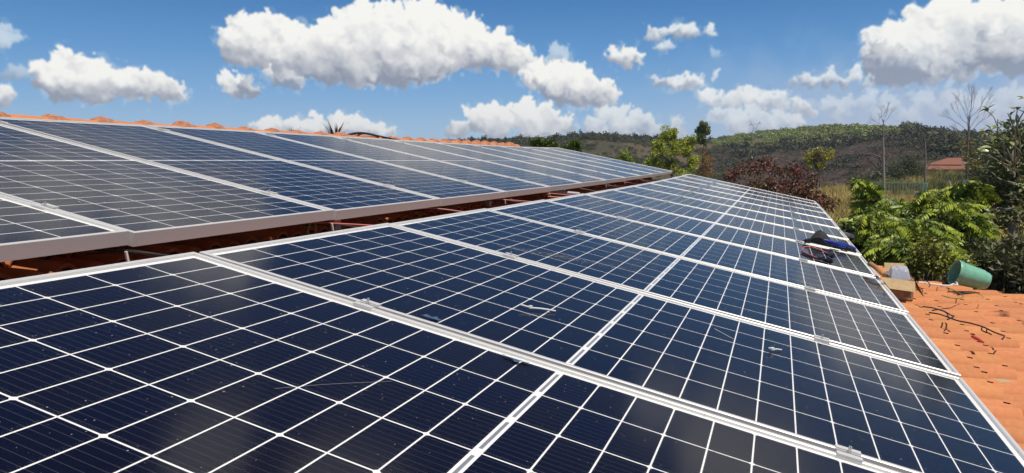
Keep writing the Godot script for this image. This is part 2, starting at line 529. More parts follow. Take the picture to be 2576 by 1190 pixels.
	mat("lattice", lin(0.36, 0.40, 0.46), 0.6, 0.2)  # pylon steel, with distance haze mixed into its blue-grey colour

# ---------------------------------------------------------------- the two planes of panels, with the slight sag of the old roof
func sag(i: float, a: float, b: float) -> float:
	var t := i / 11.0 * 2.0 - 1.0
	t = clampf(t, -1.35, 1.1)
	return a * (t * t - 1.0) + b * (t * t * t - t)

func low(i: float, v: float, h := 0.0) -> Vector3:
	var k := v / PLEN
	return Vector3(i * STEP, -v * sin(PITCH_L) + (1.0 - k) * sag(i, 0.0307, 0.0109) + k * sag(i, -0.0164, -0.022), v * cos(PITCH_L)) + Vector3(0, cos(PITCH_L), sin(PITCH_L)) * h

func high(i: float, v: float, h := 0.0) -> Vector3:
	var k := v / PLEN
	return Vector3(0.0624 + i * STEP, 0.0354 + v * sin(PITCH_U) + (1.0 - k) * sag(i, 0.0132, -0.0026) + k * sag(i, 0.0071, 0.0311), -0.264 - v * cos(PITCH_U)) + Vector3(0, cos(PITCH_U), sin(PITCH_U)) * h

func roof_y(z: float) -> float:
	if z >= 2.04: return -0.5176 - 0.123 * (z - 2.04)
	# the old rafters sag in the middle
	var t := clampf((z + 0.55) / 2.35, -1.0, 1.0)
	return -0.13 - 0.19 * z - 0.085 * (1.0 - t * t) * (1.0 - t * t)

func panel_frame() -> ArrayMesh:
	var b := MB.new()
	var hw := 0.496
	var hl := PLEN / 2.0
	var prof := [Vector2(0, -0.038), Vector2(0, 0.0004), Vector2(0.0012, 0.0016), Vector2(0.0108, 0.0016), Vector2(0.012, 0.0004), Vector2(0.012, -0.0060), Vector2(0.0022, -0.0070), Vector2(0.0022, -0.0365), Vector2(0.022, -0.0365), Vector2(0.022, -0.038)]
	var cs := [Vector2(-1, -1), Vector2(1, -1), Vector2(1, 1), Vector2(-1, 1)]
	for e in 4:
		var c0: Vector2 = cs[e]
		var c1: Vector2 = cs[(e + 1) % 4]
		for i in prof.size():
			var p: Vector2 = prof[i]
			var q: Vector2 = prof[(i + 1) % prof.size()]
			var a0 := Vector3(c0.x * (hw - p.x), p.y, c0.y * (hl - p.x))
			var a1 := Vector3(c1.x * (hw - p.x), p.y, c1.y * (hl - p.x))
			var b0 := Vector3(c0.x * (hw - q.x), q.y, c0.y * (hl - q.x))
			var b1 := Vector3(c1.x * (hw - q.x), q.y, c1.y * (hl - q.x))
			b.quad(a0, b0, b1, a1)
	return b.mesh(M.aluminium)

func cell_mesh(flip: float) -> ArrayMesh:
	var b := MB.new()
	var w := 0.0767
	var l := 0.0376
	var ch := 0.0042
	var z := flip
	var top := [Vector3(-w, 0, -l * z), Vector3(-w, 0, (l - ch) * z), Vector3(-w + ch, 0, l * z), Vector3(w - ch, 0, l * z), Vector3(w, 0, (l - ch) * z), Vector3(w, 0, -l * z)]
	if z < 0: top.reverse()
	for i in range(1, 5):
		b.tri(top[0], top[i], top[i + 1])
	for i in 6:
		var a: Vector3 = top[i]
		var c: Vector3 = top[(i + 1) % 6]
		b.quad(a, a - Vector3(0, 0.0001, 0), c - Vector3(0, 0.0001, 0), c)
	for i in b.v.size():
		b.uv[i] = Vector2(b.v[i].x / (2.0 * w) + 0.5, b.v[i].z / (2.0 * l) + 0.5)
	return b.mesh(M.cell0)

func box_mesh(s: Vector3, m: Material) -> ArrayMesh:
	var b := MB.new()
	b.box(Vector3.ZERO, s)
	return b.mesh(m)

func make_panel(called: String) -> Node3D:
	var p := Node3D.new()
	p.name = numbered(called)
	add_child(p)
	put("frame", frame_m, p)
	put("backsheet", sheet_m, p, Transform3D(Basis(), Vector3(0, -0.0058, 0)))
	var cells := [cell_a, cell_b]
	for r in 24:
		for c in 6:
			var z := (r - 11.5) * 0.0784 + (-0.0073 if r < 12 else 0.0073)
			var x := (c - 2.5) * 0.1572
			put("cell", cells[r % 2], p, Transform3D(Basis(), Vector3(x, -0.00485, z)), M["cell%d" % ((rng.randi() % 5))])
	for c in 6:
		put("ribbon", ribbon_m, p, Transform3D(Basis(), Vector3((c - 2.5) * 0.1572, -0.0049, 0.0)))
	put("glass", pane_m, p, Transform3D(Basis(), Vector3(0, -0.0012, 0)))
	return p

var frame_m: ArrayMesh
var sheet_m: ArrayMesh
var cell_a: ArrayMesh
var cell_b: ArrayMesh
var ribbon_m: ArrayMesh
var pane_m: ArrayMesh

func lay(p: Node3D, a: Vector3, b: Vector3, c: Vector3, d: Vector3) -> void:
	# a, b: upper corners along the ridge; c, d: lower ones
	var o := (a + b + c + d) / 4.0
	var x := (b + d - a - c).normalized()
	var z := (c + d - a - b).normalized()
	var y := z.cross(x).normalized()
	z = x.cross(y).normalized()
	p.transform = Transform3D(Basis(x, y, z), o)

const ORD := ["first", "second", "third", "fourth", "fifth", "sixth", "seventh", "eighth", "ninth", "tenth", "eleventh", "twelfth", "thirteenth"]

func panels() -> void:
	frame_m = panel_frame()
	sheet_m = box_mesh(Vector3(0.967, 0.0016, PLEN - 0.025), M.backsheet)
	cell_a = cell_mesh(1.0)
	cell_b = cell_mesh(-1.0)
	var rb := MB.new()
	rb.box(Vector3.ZERO, Vector3(0.128, 0.0002, 0.0062))
	ribbon_m = rb.mesh(M.ribbon)
	var gb := MB.new()
	gb.quad(Vector3(-0.484, 0, -PLEN / 2 + 0.012), Vector3(-0.484, 0, PLEN / 2 - 0.012), Vector3(0.484, 0, PLEN / 2 - 0.012), Vector3(0.484, 0, -PLEN / 2 + 0.012))
	pane_m = gb.mesh(M.glass)
	for k in 13:
		var i := 10 - k
		var p := make_panel("solar_panel")
		lay(p, low(i, 0), low(i + 1, 0), low(i, PLEN), low(i + 1, PLEN))
		var l: String = "lower-row solar panel, %s counted from the end by the red-leaved shrub" % ORD[k]
		if i == 3: l = "lower-row solar panel with the red cable and black connectors lying on it"
		elif i == 4: l = "lower-row solar panel next beyond the one with the red cable"
		elif i == 1: l = "lower-row solar panel with a speckled splash of dried mud"
		elif i == 0: l = "lower-row solar panel with white cable ties lying on its glass"
		tag(p, l, "solar panel", "lower row of solar panels")
	for k in 13:
		var i := 10 - k
		var p := make_panel("solar_panel")
		lay(p, high(i, PLEN), high(i + 1, PLEN), high(i, 0), high(i + 1, 0))
		tag(p, "upper-row solar panel below the ridge, %s counted from the end by the tall green tree" % ORD[k], "solar panel", "upper row of solar panels")

func rails() -> void:
	var clamp_b := MB.new()
	# a hat-shaped clamp: two lips on the frames and a channel between them
	clamp_b.box(Vector3(-0.020, 0.0035, 0), Vector3(0.019, 0.003, 0.055))
	clamp_b.box(Vector3(0.020, 0.0035, 0), Vector3(0.019, 0.003, 0.055))
	clamp_b.box(Vector3(-0.0095, -0.008, 0), Vector3(0.003, 0.020, 0.055))
	clamp_b.box(Vector3(0.0095, -0.008, 0), Vector3(0.003, 0.020, 0.055))
	clamp_b.box(Vector3(0, -0.0165, 0), Vector3(0.016, 0.003, 0.055))
	var clamp_m := clamp_b.mesh(M.aluminium)
	var bolt_b := MB.new()
	bolt_b.lathe([Vector2(0, -0.016), Vector2(0.0095, -0.016), Vector2(0.0095, -0.0135), Vector2(0.0, -0.0135)], 12, Transform3D.IDENTITY)
	bolt_b.lathe([Vector2(0.0065, -0.0135), Vector2(0.0068, 0.004), Vector2(0.0, 0.004)], 6, Transform3D.IDENTITY)
	bolt_b.lathe([Vector2(0.0038, 0.004), Vector2(0.0038, 0.017), Vector2(0.0, 0.0175)], 8, Transform3D.IDENTITY)
	var bolt_m := bolt_b.mesh(M.bright_metal)
	var rows := [[true, 0.49, "upper mounting rail under the lower row of panels"], [true, 1.545, "mounting rail near the eave under the lower row of panels"], [false, 0.31, "mounting rail near the gap under the upper row of panels"], [false, 1.79, "mounting rail near the ridge under the upper row of panels"]]
	for r in rows:
		var t := thing("mounting_rail", "long aluminium " + r[2], "rail", low(0, r[1]) if r[0] else high(0, r[1]), "mounting rails")
		var b := MB.new()
		var tall := 0.022
		var pr := -1
		for i in range(-2, 11):
			var a: Vector3 = (low(i, r[1], -0.0505) if r[0] else high(i, r[1], -0.0505)) - t.position
			var c: Vector3 = (low(i + 1, r[1], -0.0505) if r[0] else high(i + 1, r[1], -0.0505)) - t.position
			var x := (c - a).normalized()
			var n := Vector3(0, cos(0.21), sin(0.21))
			var z := x.cross(n).normalized()
			b.box((a + c) / 2.0, Vector3((c - a).length() + 0.001, tall, 0.034), Basis(x, z.cross(x), z))
		put("channel", b.mesh(M.aluminium), t)
		for i in range(-1, 11):
			var o: Vector3 = (low(i, r[1]) if r[0] else high(i, r[1])) - t.position
			var a: float = PITCH_L if r[0] else PITCH_U
			var cl := put("clamp", clamp_m, t, Transform3D(Basis(Vector3.RIGHT, a).scaled_local(Vector3(0.85, 1.0, 0.85)), o))
			put("bolt", bolt_m, cl)
		for i in range(-1, 11, 2):
			var o2: Vector3 = (low(i + 0.5, r[1], -0.062) if r[0] else high(i + 0.5, r[1], -0.062))
			var hgt := o2.y - (roof_y(o2.z) - 0.002)
			if hgt > 0.012:
				put("foot", box_mesh(Vector3(0.05, hgt, 0.03), M.aluminium), t, Transform3D(Basis(), o2 - t.position - Vector3(0, hgt / 2.0, 0)))

# ---------------------------------------------------------------- roof
const TW := 0.21
const TC := 0.168

func tile_mesh(variant: int, with_notch := true) -> ArrayMesh:
	var b := MB.new()
	var xs := []
	var n := 18
	for k in n + 1:
		var sh := 0.018 if k in [4, 13] else 0.0
		xs.push_back(k / float(n) - sh)
	var prof := func(u: float) -> float:
		var w := fposmod(u * 2.0, 1.0)
		var first := u < 0.5
		var s := sin(PI * clampf(w, 0, 1))
		return (0.050 if first else 0.041) * pow(maxf(s, 0.0), 0.62)
	var zs := [-0.006, 0.06, 0.135, 0.148, TC]
	var lift := func(z: float) -> float:
		return 0.001 + 0.027 * (z / TC)
	var wob := 0.0006 * variant
	var g := []
	for z in zs:
		var row := []
		for u in xs:
			var drop := 0.0
			if z == TC: drop = 0.0025
			row.push_back(Vector3(u * TW, prof.call(u) * (1.0 + wob) + lift.call(z) - drop, z))
		g.push_back(row)
	for i in zs.size() - 1:
		for k in n:
			if with_notch and i == 3 and ((k == 3 and variant != 2) or (k == 12 and variant != 1)):
				continue
			var a: Vector3 = g[i][k]; var c: Vector3 = g[i][k + 1]; var d: Vector3 = g[i + 1][k + 1]; var e: Vector3 = g[i + 1][k]
			var na := Vector3(0, 1, 0)
			var tx := (c - a)
			na = Vector3(-tx.y, tx.x, 0).normalized()
			var l0 := k if k > 0 else 0
			var pa: Vector3 = g[i][maxi(k - 1, 0)]
			var pc: Vector3 = g[i][mini(k + 2, n)]
			var n0 := Vector3(-(c.y - pa.y), c.x - pa.x, -0.06 * (c.x - pa.x)).normalized()
			var n1 := Vector3(-(pc.y - a.y), pc.x - a.x, -0.06 * (pc.x - a.x)).normalized()
			if k == 8: n1 = na
			if k == 9: n0 = na
			b.tri_n(a, e, d, n0, n0, n1)
			b.tri_n(a, d, c, n0, n1, n1)
	for k in n:
		if with_notch and ((k == 3 and variant != 2) or (k == 12 and variant != 1)): continue
		var a: Vector3 = g[4][k]; var c: Vector3 = g[4][k + 1]
		b.quad(a, a - Vector3(0, 0.013, 0), c - Vector3(0, 0.013, 0), c)
	for i in 4:
		var a: Vector3 = g[i][0]; var c: Vector3 = g[i + 1][0]
		b.quad(a, a - Vector3(0, 0.012, 0), c - Vector3(0, 0.012, 0), c)
	return b.mesh(M.clay0)

func house() -> void:
	var h := thing("house", "low house with a weathered orange clay tile roof that carries the solar panels", "house")
	var slope := atan(0.19)
	var vslope := atan(0.123)
	# rough timber deck under the tiles, walls below
	var deck := MB.new()
	var quad_slab := func(x0: float, x1: float, z0: float, z1: float, y0: float, y1: float, th: float) -> void:
		var p := [Vector3(x0, y0, z0), Vector3(x0, y1, z1), Vector3(x1, y1, z1), Vector3(x1, y0, z0)]
		var dn := Vector3(0, -th, 0)
		deck.quad(p[0], p[1], p[2], p[3])
		deck.quad(p[0] + dn, p[3] + dn, p[2] + dn, p[1] + dn)
		for e in 4:
			deck.quad(p[e], p[e] + dn, p[(e + 1) % 4] + dn, p[(e + 1) % 4])
	for s in 7:
		var za := -2.97 + s * 0.7
		quad_slab.call(-6.0, 11.28, za, za + 0.7, roof_y(za) - 0.075, roof_y(za + 0.7) - 0.075, 0.05)
	quad_slab.call(-6.0, 11.28, -2.97, -8.0, roof_y(-2.97) - 0.057, roof_y(-2.97) - 0.057 - 0.19 * 5.03, 0.05)
	quad_slab.call(-6.0, 4.17, 1.94, 5.1, roof_y(1.94) - 0.10, roof_y(5.1) - 0.095, 0.05)
	put("roof_deck", deck.mesh(M.timber), h)
	var wl := MB.new()
	wl.box(Vector3(2.6, -1.80, 1.66), Vector3(17.0, 2.2, 0.18))
	wl.box(Vector3(2.6, -1.80, -7.7), Vector3(17.0, 2.2, 0.18))
	wl.box(Vector3(11.0, -1.80, -3.0), Vector3(0.18, 2.2, 9.18))
	wl.box(Vector3(-5.8, -1.80, -3.0), Vector3(0.18, 2.2, 9.18))
	put("wall", wl.mesh(M.plaster), h)
	for x in [-5.5, -2.3, 0.9, 4.0]:
		put("veranda_post", box_mesh(Vector3(0.12, 2.02, 0.12), M.timber), h, Transform3D(Basis(), Vector3(x, -1.97, 4.9)))
	var roof := Node3D.new()
	roof.name = "tiled_roof"
	h.add_child(roof)
	var tiles := [tile_mesh(0), tile_mesh(1), tile_mesh(2)]
	var spots := []
	# main slope: courses counted from the eave course that ends at z = 2.04
	for c in 31:
		var zend := 2.04 - c * TC * cos(slope)
		if zend < -2.9: break
		var cols := int((11.30 + 6.0) / TW)
		for k in cols:
			var x := -6.0 + k * TW + (0.0 if c % 2 == 0 else 0.0)
			if c == 0 and x > 4.2: continue
			var zs := zend - TC * cos(slope)
			spots.push_back([Vector3(x, roof_y(minf(zs, 2.03)) - 0.044, zs), atan((roof_y(zs) - roof_y(zs + 0.1)) / 0.1) if zs < 1.9 else slope, c, 0])
	# veranda slope
	for c in 18:
		var zs := 2.02 + c * TC * cos(vslope)
		if zs > 4.95: break
		var cols := int((4.2 + 6.0) / TW)
		for k in cols:
			spots.push_back([Vector3(-6.0 + k * TW, roof_y(zs + 0.02) - 0.062, zs), vslope, c, 1])
	var many := []
	var made := 0
	for s in spots:
		var p: Vector3 = s[0]
		var seen := false
		if s[3] == 1 and p.x > 0.35 and p.z < 3.1 and p.x - 0.9 > (p.z - 2.0) * 0.5 - 0.6:
			seen = true
		if s[3] == 0 and s[2] <= 1 and p.x > 0.3: seen = true
		var jit := Basis(Vector3.UP, rng.randf_range(-0.012, 0.012)) * Basis(Vector3.RIGHT, s[1] + rng.randf_range(-0.01, 0.01)) * Basis(Vector3.BACK, rng.randf_range(-0.02, 0.02))
		p.y += rng.randf_range(-0.002, 0.002)
		p.z += rng.randf_range(-0.003, 0.003)
		if seen and made < 298:
			made += 1
			put("roof_tile", tiles[rng.randi() % 3], roof, Transform3D(jit, p), M["clay%d" % (rng.randi() % 6)])
		else:
			many.push_back(Transform3D(jit, p))
	for c in 30:
		var zs2 := -2.97 - (c + 1) * TC
		for k in 82:
			many.push_back(Transform3D(Basis(Vector3.UP, PI) * Basis(Vector3.RIGHT, slope), Vector3(-6.0 + (k + 1) * TW, roof_y(-2.97) - 0.19 * (c * TC) - 0.015, zs2 + TC)))
	var mm := MultiMesh.new()
	mm.transform_format = MultiMesh.TRANSFORM_3D
	mm.use_colors = true
	mm.mesh = tile_mesh(1, false)
	mm.instance_count = many.size()
	for i in many.size():
		mm.set_instance_transform(i, many[i])
		var f := rng.randf_range(0.78, 1.12)
		mm.set_instance_color(i, Color(f, f * rng.randf_range(0.94, 1.06), f))
	var mi := MultiMeshInstance3D.new()
	mi.name = "more_tiles"
	mi.multimesh = mm
	mi.material_override = M.clay_many
	mi.set_meta("kind", "stuff")
	roof.add_child(mi)
	# ridge: overlapping half-round caps with a lump of mortar at each joint
	var ridge := Node3D.new()
	ridge.name = "ridge"
	h.add_child(ridge)
	var cap := MB.new()
	for e in 2:
		pass
	var seg := 14
	for k in seg:
		var a0 := PI * k / seg
		var a1 := PI * (k + 1) / seg
		var n0 := Vector3(0, sin(a0), cos(a0)); var n1 := Vector3(0, sin(a1), cos(a1))
		var r0 := 0.092; var r1 := 0.080
		var p := [Vector3(0, 0, 0) + n0 * r0, Vector3(0.42, 0, 0) + n0 * r1, Vector3(0.42, 0, 0) + n1 * r1, n1 * r0]
		cap.tri_n(p[0], p[1], p[2], n0, n0, n1); cap.tri_n(p[0], p[2], p[3], n0, n1, n1)
		cap.quad(n0 * r0, n1 * r0, n1 * (r0 - 0.014), n0 * (r0 - 0.014))
	var cap_m := cap.mesh(M.clay0)
	var lumps := []
	for v in 3:
		var fz := FastNoiseLite.new()
		fz.seed = 300 + v
		fz.frequency = 14.0
		fz.fractal_octaves = 3
		var b := MB.new()
		var rows := 14
		var pts := []
		for i in rows + 1:
			var u := i / float(rows)
			var x := -0.045 + u * 0.20
			# steep on one side, tapering on the other
			var bulge: float = (smoothstep(0.0, 0.28, u) * (1.0 - smoothstep(0.26, 1.0, u))) * 0.030
			var row := []
			for k in 15:
				var a := PI * k / 14.0
				var d := Vector3(0, sin(a), cos(a))
				var r := 0.078 + bulge * (0.75 + 0.25 * sin(a)) + fz.get_noise_3d(x * 1.0, d.y * 0.1, d.z * 0.1 + v) * 0.012 * (1.0 if i > 0 and i < rows else 0.0)
				if i == 0: r = 0.074
				row.push_back(Vector3(x, 0, 0) + d * r)
			pts.push_back(row)
		for i in rows:
			for k in 14:
				b.quad(pts[i][k], pts[i + 1][k], pts[i + 1][k + 1], pts[i][k + 1])
		lumps.push_back(b.mesh(M.mortar))
	var x := -5.9
	var idx := 0
	while x < 10.95:
		var y := roof_y(-2.97) - 0.026 + sag(x / STEP, 0.006, 0.012)
		put("ridge_tile", cap_m, ridge, Transform3D(Basis(Vector3.BACK, rng.randf_range(-0.012, 0.012)), Vector3(x, y, -2.97)), M["clay%d" % (rng.randi() % 6)])
		put("mortar_lump", lumps[rng.randi() % 3], ridge, Transform3D(Basis().scaled(Vector3(rng.randf_range(0.9, 1.2), rng.randf_range(0.92, 1.08), rng.randf_range(0.95, 1.05))), Vector3(x + 0.01, y, -2.97)))
		x += 0.383 + rng.randf_range(-0.015, 0.015)
		idx += 1

# ---------------------------------------------------------------- things lying about
func curve(pts: Array, n := 8) -> Array:
	var out := []
	for i in pts.size() - 1:
		var p0: Vector3 = pts[maxi(i - 1, 0)]; var p1: Vector3 = pts[i]; var p2: Vector3 = pts[i + 1]; var p3: Vector3 = pts[mini(i + 2, pts.size() - 1)]
		for k in n:
			out.push_back(p1.cubic_interpolate(p2, p0, p3, k / float(n)))
	out.push_back(pts[-1])
	return out

func wire(called: String, label: String, category: String, pts: Array, r: float, m: Material, group := "") -> Node3D:
	var o: Vector3 = pts[0]
	var b := MB.new()
	var q := []
	for p in curve(pts): q.push_back(p - o)
	b.tube(q, r, 8)
	var t := put(called, b.mesh(m))
	t.position = o
	tag(t, label, category, group)
	return t

func on_roof(x: float, z: float, h: float) -> Vector3:
	return Vector3(x, roof_y(z) + h, z)

func clutter() -> void:
	# bucket lying on its side
	var mouth := Vector3(3.715, -0.450, 2.390)
	var base_c := mouth + Vector3(0.034, -0.052, 0.183)
	var ax := (base_c - mouth)
	var ln := ax.length() * 1.0
	ax = ax.normalized()
	var sx := ax.cross(Vector3.UP).normalized()
	var bt := Transform3D(Basis(sx, ax, sx.cross(ax)), Vector3.ZERO)
	var bucket := thing("bucket", "mint green plastic bucket lying on its side on the clay tiles", "bucket", mouth)
	var bb := MB.new()
	var rm := 0.0735
	var rb := 0.0565
	bb.lathe([Vector2(rm - 0.003, 0.004), Vector2(rm - 0.003, 0.0), Vector2(rm + 0.004, -0.002), Vector2(rm + 0.005, 0.006), Vector2(rm + 0.001, 0.010), Vector2(rm - 0.001, 0.022), Vector2(rm + 0.002, 0.024), Vector2(rm + 0.002, 0.027), Vector2(rm - 0.002, 0.029), Vector2(rb + 0.003, ln - 0.034), Vector2(rb - 0.002, ln - 0.030), Vector2(rb - 0.006, ln - 0.006), Vector2(rb - 0.009, ln), Vector2(rb - 0.014, ln), Vector2(rb - 0.016, ln - 0.006), Vector2(0, ln - 0.006)], 40, bt)
	put("shell", bb.mesh(M.mint), bucket)
	var bi := MB.new()
	bi.lathe([Vector2(0, ln - 0.010), Vector2(rb - 0.010, ln - 0.010), Vector2(rb - 0.004, ln - 0.034), Vector2(rm - 0.006, 0.004), Vector2(rm - 0.003, 0.004)], 40, bt)
	put("inside", bi.mesh(M.mint), bucket)
	var hb := MB.new()
	var hp := []
	for k in 13:
		var a := PI * k / 12.0
		hp.push_back(bt * Vector3(cos(a) * 0.078, 0.012, 0) + (Vector3(-0.055, -0.048, -0.085) * sin(a)))
	hb.tube(hp, 0.0022, 6)
	put("handle", hb.mesh(M.black_plastic), bucket)
	# cardboard box with its flaps open, full of crinkled plastic
	var box := thing("cardboard_box", "small open cardboard box standing on the tiles against the panel edge", "box", Vector3(2.98, -0.492, 1.985))
	var cx := 0.28; var cz := 0.105; var ch := 0.105
	var sd := MB.new()
	sd.box(Vector3(-cx / 2, ch / 2, 0), Vector3(0.004, ch, cz))
	sd.box(Vector3(cx / 2, ch / 2, 0), Vector3(0.004, ch, cz))
	sd.box(Vector3(0, ch / 2, -cz / 2), Vector3(cx - 0.005, ch, 0.004))
	sd.box(Vector3(0, ch / 2, cz / 2), Vector3(cx - 0.005, ch, 0.004))
	sd.box(Vector3(0, 0.002, 0), Vector3(cx - 0.005, 0.004, cz - 0.005))
	put("side", sd.mesh(M.cardboard), box, Transform3D(Basis(Vector3.UP, 0.0), Vector3.ZERO))
	var fl := MB.new()
	fl.quad(Vector3(-0.142, 0.115, -0.105), Vector3(-0.212, 0.066, -0.068), Vector3(-0.212, 0.054, 0.052), Vector3(-0.142, 0.098, 0.058))
	fl.quad(Vector3(-0.145, 0.115, -0.105), Vector3(-0.145, 0.098, 0.058), Vector3(-0.215, 0.054, 0.052), Vector3(-0.215, 0.066, -0.068))
	put("flap", fl.mesh(M.cardboard), box)
	var f2 := MB.new()
	f2.quad(Vector3(-0.138, 0.107, 0.056), Vector3(-0.13, 0.018, 0.104), Vector3(0.14, 0.03, 0.10), Vector3(0.138, 0.118, 0.054))
	f2.quad(Vector3(-0.138, 0.107, 0.059), Vector3(0.138, 0.118, 0.057), Vector3(0.14, 0.03, 0.103), Vector3(-0.13, 0.018, 0.107))
	put("flap", f2.mesh(M.cardboard), box)
	var f3 := MB.new()
	f3.quad(Vector3(0.142, 0.107, -0.05), Vector3(0.142, 0.107, 0.05), Vector3(0.185, 0.15, 0.05), Vector3(0.185, 0.15, -0.05))
	put("flap", f3.mesh(M.cardboard), box)
	for k in 7:
		put("printed_line", box_mesh(Vector3(0.0008, 0.0022, 0.036 - 0.002 * (k % 3)), M.print), box, Transform3D(Basis(), Vector3(-cx / 2 - 0.0026, 0.018 + k * 0.0062, 0.026)))
	# crinkled clear plastic
	var bag := MB.new()
	var fz := FastNoiseLite.new()
	fz.seed = 12; fz.frequency = 22.0; fz.fractal_octaves = 3; fz.noise_type = FastNoiseLite.TYPE_CELLULAR; fz.cellular_return_type = FastNoiseLite.RETURN_DISTANCE2_SUB
	var nu := 44; var nv := 30
	var gp := []
	for i in nu + 1:
		var row := []
		for j in nv + 1:
			var u := i / float(nu); var w := j / float(nv)
			var edge := minf(minf(u, 1.0 - u) * 5.0, minf(w, 1.0 - w) * 5.0)
			edge = smoothstep(0.0, 1.0, edge)
			var hump := 0.040 + 0.022 * sin(u * 5.0 + 0.4) * sin(w * 3.0) + 0.03 * exp(-pow((u - 0.45) * 3.2, 2.0))
			row.push_back(Vector3(-0.13 + u * 0.27, 0.062 + edge * hump + absf(fz.get_noise_2d(u * 0.25, w * 0.16)) * 0.020 * edge, -0.062 + w * 0.12))
		gp.push_back(row)
	for i in nu:
		for j in nv:
			bag.quad(gp[i][j], gp[i][j + 1], gp[i + 1][j + 1], gp[i + 1][j])
	var pb := put("plastic_bag", bag.mesh(M.clear_bag), self, Transform3D(Basis(), box.position))
	tag(pb, "crinkled shiny clear plastic bag bulging out of the open cardboard box", "plastic bag")
	# wooden tool handle sticking out over the panel edge
	var hd := thing("hammer_handle", "short round wooden tool handle leaning from the box over the panel edge", "tool", Vector3(3.0, -0.374, 1.905))
	var hm := MB.new()
	hm.tube([Vector3(-0.05, -0.01, 0.005), Vector3(0.1, 0.008, -0.015), Vector3(0.205, 0.016, -0.034)], [0.011, 0.0125, 0.0135], 12)
	put("shaft", hm.mesh(M.wood_handle), hd)
	var he := MB.new()
	he.tube([Vector3(0.2055, 0.016, -0.0342), Vector3(0.217, 0.0168, -0.0365)], 0.0150, 12)
	put("end_cap", he.mesh(M.timber), hd)
	# tool pouch on the panel
	var pouch := thing("tool_pouch", "black mesh tool pouch lying on a solar panel beside the eave", "pouch", low(4.05, 1.75))
	var pm := MB.new()
	var o := pouch.position
	# outline of the pouch along its length: [slope position, along ridge, width, height]
	var sec := [[1.600, 4.10, 0.015, 0.012], [1.612, 4.12, 0.055, 0.030], [1.635, 4.14, 0.085, 0.078], [1.665, 4.15, 0.10, 0.098], [1.70, 4.14, 0.105, 0.082], [1.75, 4.13, 0.10, 0.040], [1.80, 4.13, 0.095, 0.026], [1.86, 4.15, 0.09, 0.020], [1.90, 4.17, 0.07, 0.016], [1.925, 4.18, 0.02, 0.006]]
	var prev := []
	for s in sec:
		var ring := []
		for k in 12:
			var a := TAU * k / 12.0
			var x: float = s[1] + cos(a) * s[2] * 0.5 + (s[3] - maxf(0.0, sin(a)) * s[3]) * -0.2
			var y: float = 0.004 + s[3] * (0.5 + 0.5 * sin(a))
			ring.push_back(low(x / STEP, s[0], y) - o)
		if prev:
			for k in 12:
				pm.quad(prev[k], prev[(k + 1) % 12], ring[(k + 1) % 12], ring[k])
		prev = ring
	put("body", pm.mesh(M.pouch), pouch)
	var nb := MB.new()
	nb.tube([low(4.02 / STEP, 1.578, 0.016) - o, low(4.06 / STEP, 1.60, 0.020) - o, low(4.10 / STEP, 1.622, 0.014) - o], [0.010, 0.017, 0.012], 10)
	put("buckle", nb.mesh(M.black_plastic), pouch)
	var pl := thing("pliers", "pair of blue-handled pliers lying on the black tool pouch", "pliers", low(3.95, 1.76, 0.04))
	o = pl.position
	for g in [[[3.99, 1.690, 0.050], [4.00, 1.74, 0.046], [4.03, 1.80, 0.036], [4.05, 1.838, 0.030]], [[4.07, 1.775, 0.046], [4.10, 1.83, 0.038], [4.14, 1.88, 0.028], [4.15, 1.912, 0.020]]]:
		var gb := MB.new()
		var q := []
		for p in g: q.push_back(low(p[0] / STEP, p[1], p[2]) - o)
		gb.tube(curve(q, 4), [0.006, 0.012, 0.0125, 0.013, 0.0135, 0.0135, 0.0135, 0.013, 0.013, 0.0125, 0.012, 0.0115, 0.007], 10)
		put("grip", gb.mesh(M.blue_grip), pl)
	var jb := MB.new()
	jb.tube([low(4.055 / STEP, 1.838, 0.026) - o, low(4.08 / STEP, 1.88, 0.018) - o, low(4.10 / STEP, 1.915, 0.008) - o], [0.011, 0.013, 0.004], 8)
	put("jaw", jb.mesh(M.black_plastic), pl)
	# red and black cable with its two connectors
	var cab := thing("panel_cable", "loop of red and black cable with two black plugs lying on a solar panel", "cable", low(3.42 / STEP, 1.542))
	o = cab.position
	var rc := MB.new()
	var q1 := []
	for p in [[3.41, 1.548, 0.012], [3.50, 1.552, 0.024], [3.565, 1.60, 0.030], [3.565, 1.655, 0.024], [3.545, 1.695, 0.016]]: q1.push_back(low(p[0] / STEP, p[1], p[2]) - o)
	rc.tube(curve(q1), 0.0036, 8)
	var q2 := []
	for p in [[3.42, 1.545, 0.008], [3.36, 1.57, 0.006], [3.27, 1.61, 0.007], [3.225, 1.632, 0.010]]: q2.push_back(low(p[0] / STEP, p[1], p[2]) - o)
	rc.tube(curve(q2), 0.0036, 8)
	put("red_wire", rc.mesh(M.red_cable), cab)
	var bc := MB.new()
	var q3 := []
	for p in [[3.405, 1.548, 0.006], [3.34, 1.552, 0.006], [3.25, 1.585, 0.006], [3.19, 1.63, 0.008], [3.17, 1.66, 0.010]]: q3.push_back(low(p[0] / STEP, p[1], p[2]) - o)
	bc.tube(curve(q3), 0.0042, 8)
	put("black_wire", bc.mesh(M.black_rubber), cab)
	for g in [[[3.545, 1.680, 0.013], [3.50, 1.70, 0.013], [3.44, 1.722, 0.013]], [[3.225, 1.632, 0.011], [3.19, 1.66, 0.011], [3.15, 1.694, 0.012]]]:
		var kb := MB.new()
		var q := []
		for p in g: q.push_back(low(p[0] / STEP, p[1], p[2]) - o)
		kb.tube(q, [0.0065, 0.0105, 0.0115], 8)
		kb.box(q[2], Vector3(0.018, 0.016, 0.014), Basis(Vector3.UP, 0.6))
		put("plug", kb.mesh(M.black_plastic), cab)
	# cable ties
	var n := 0
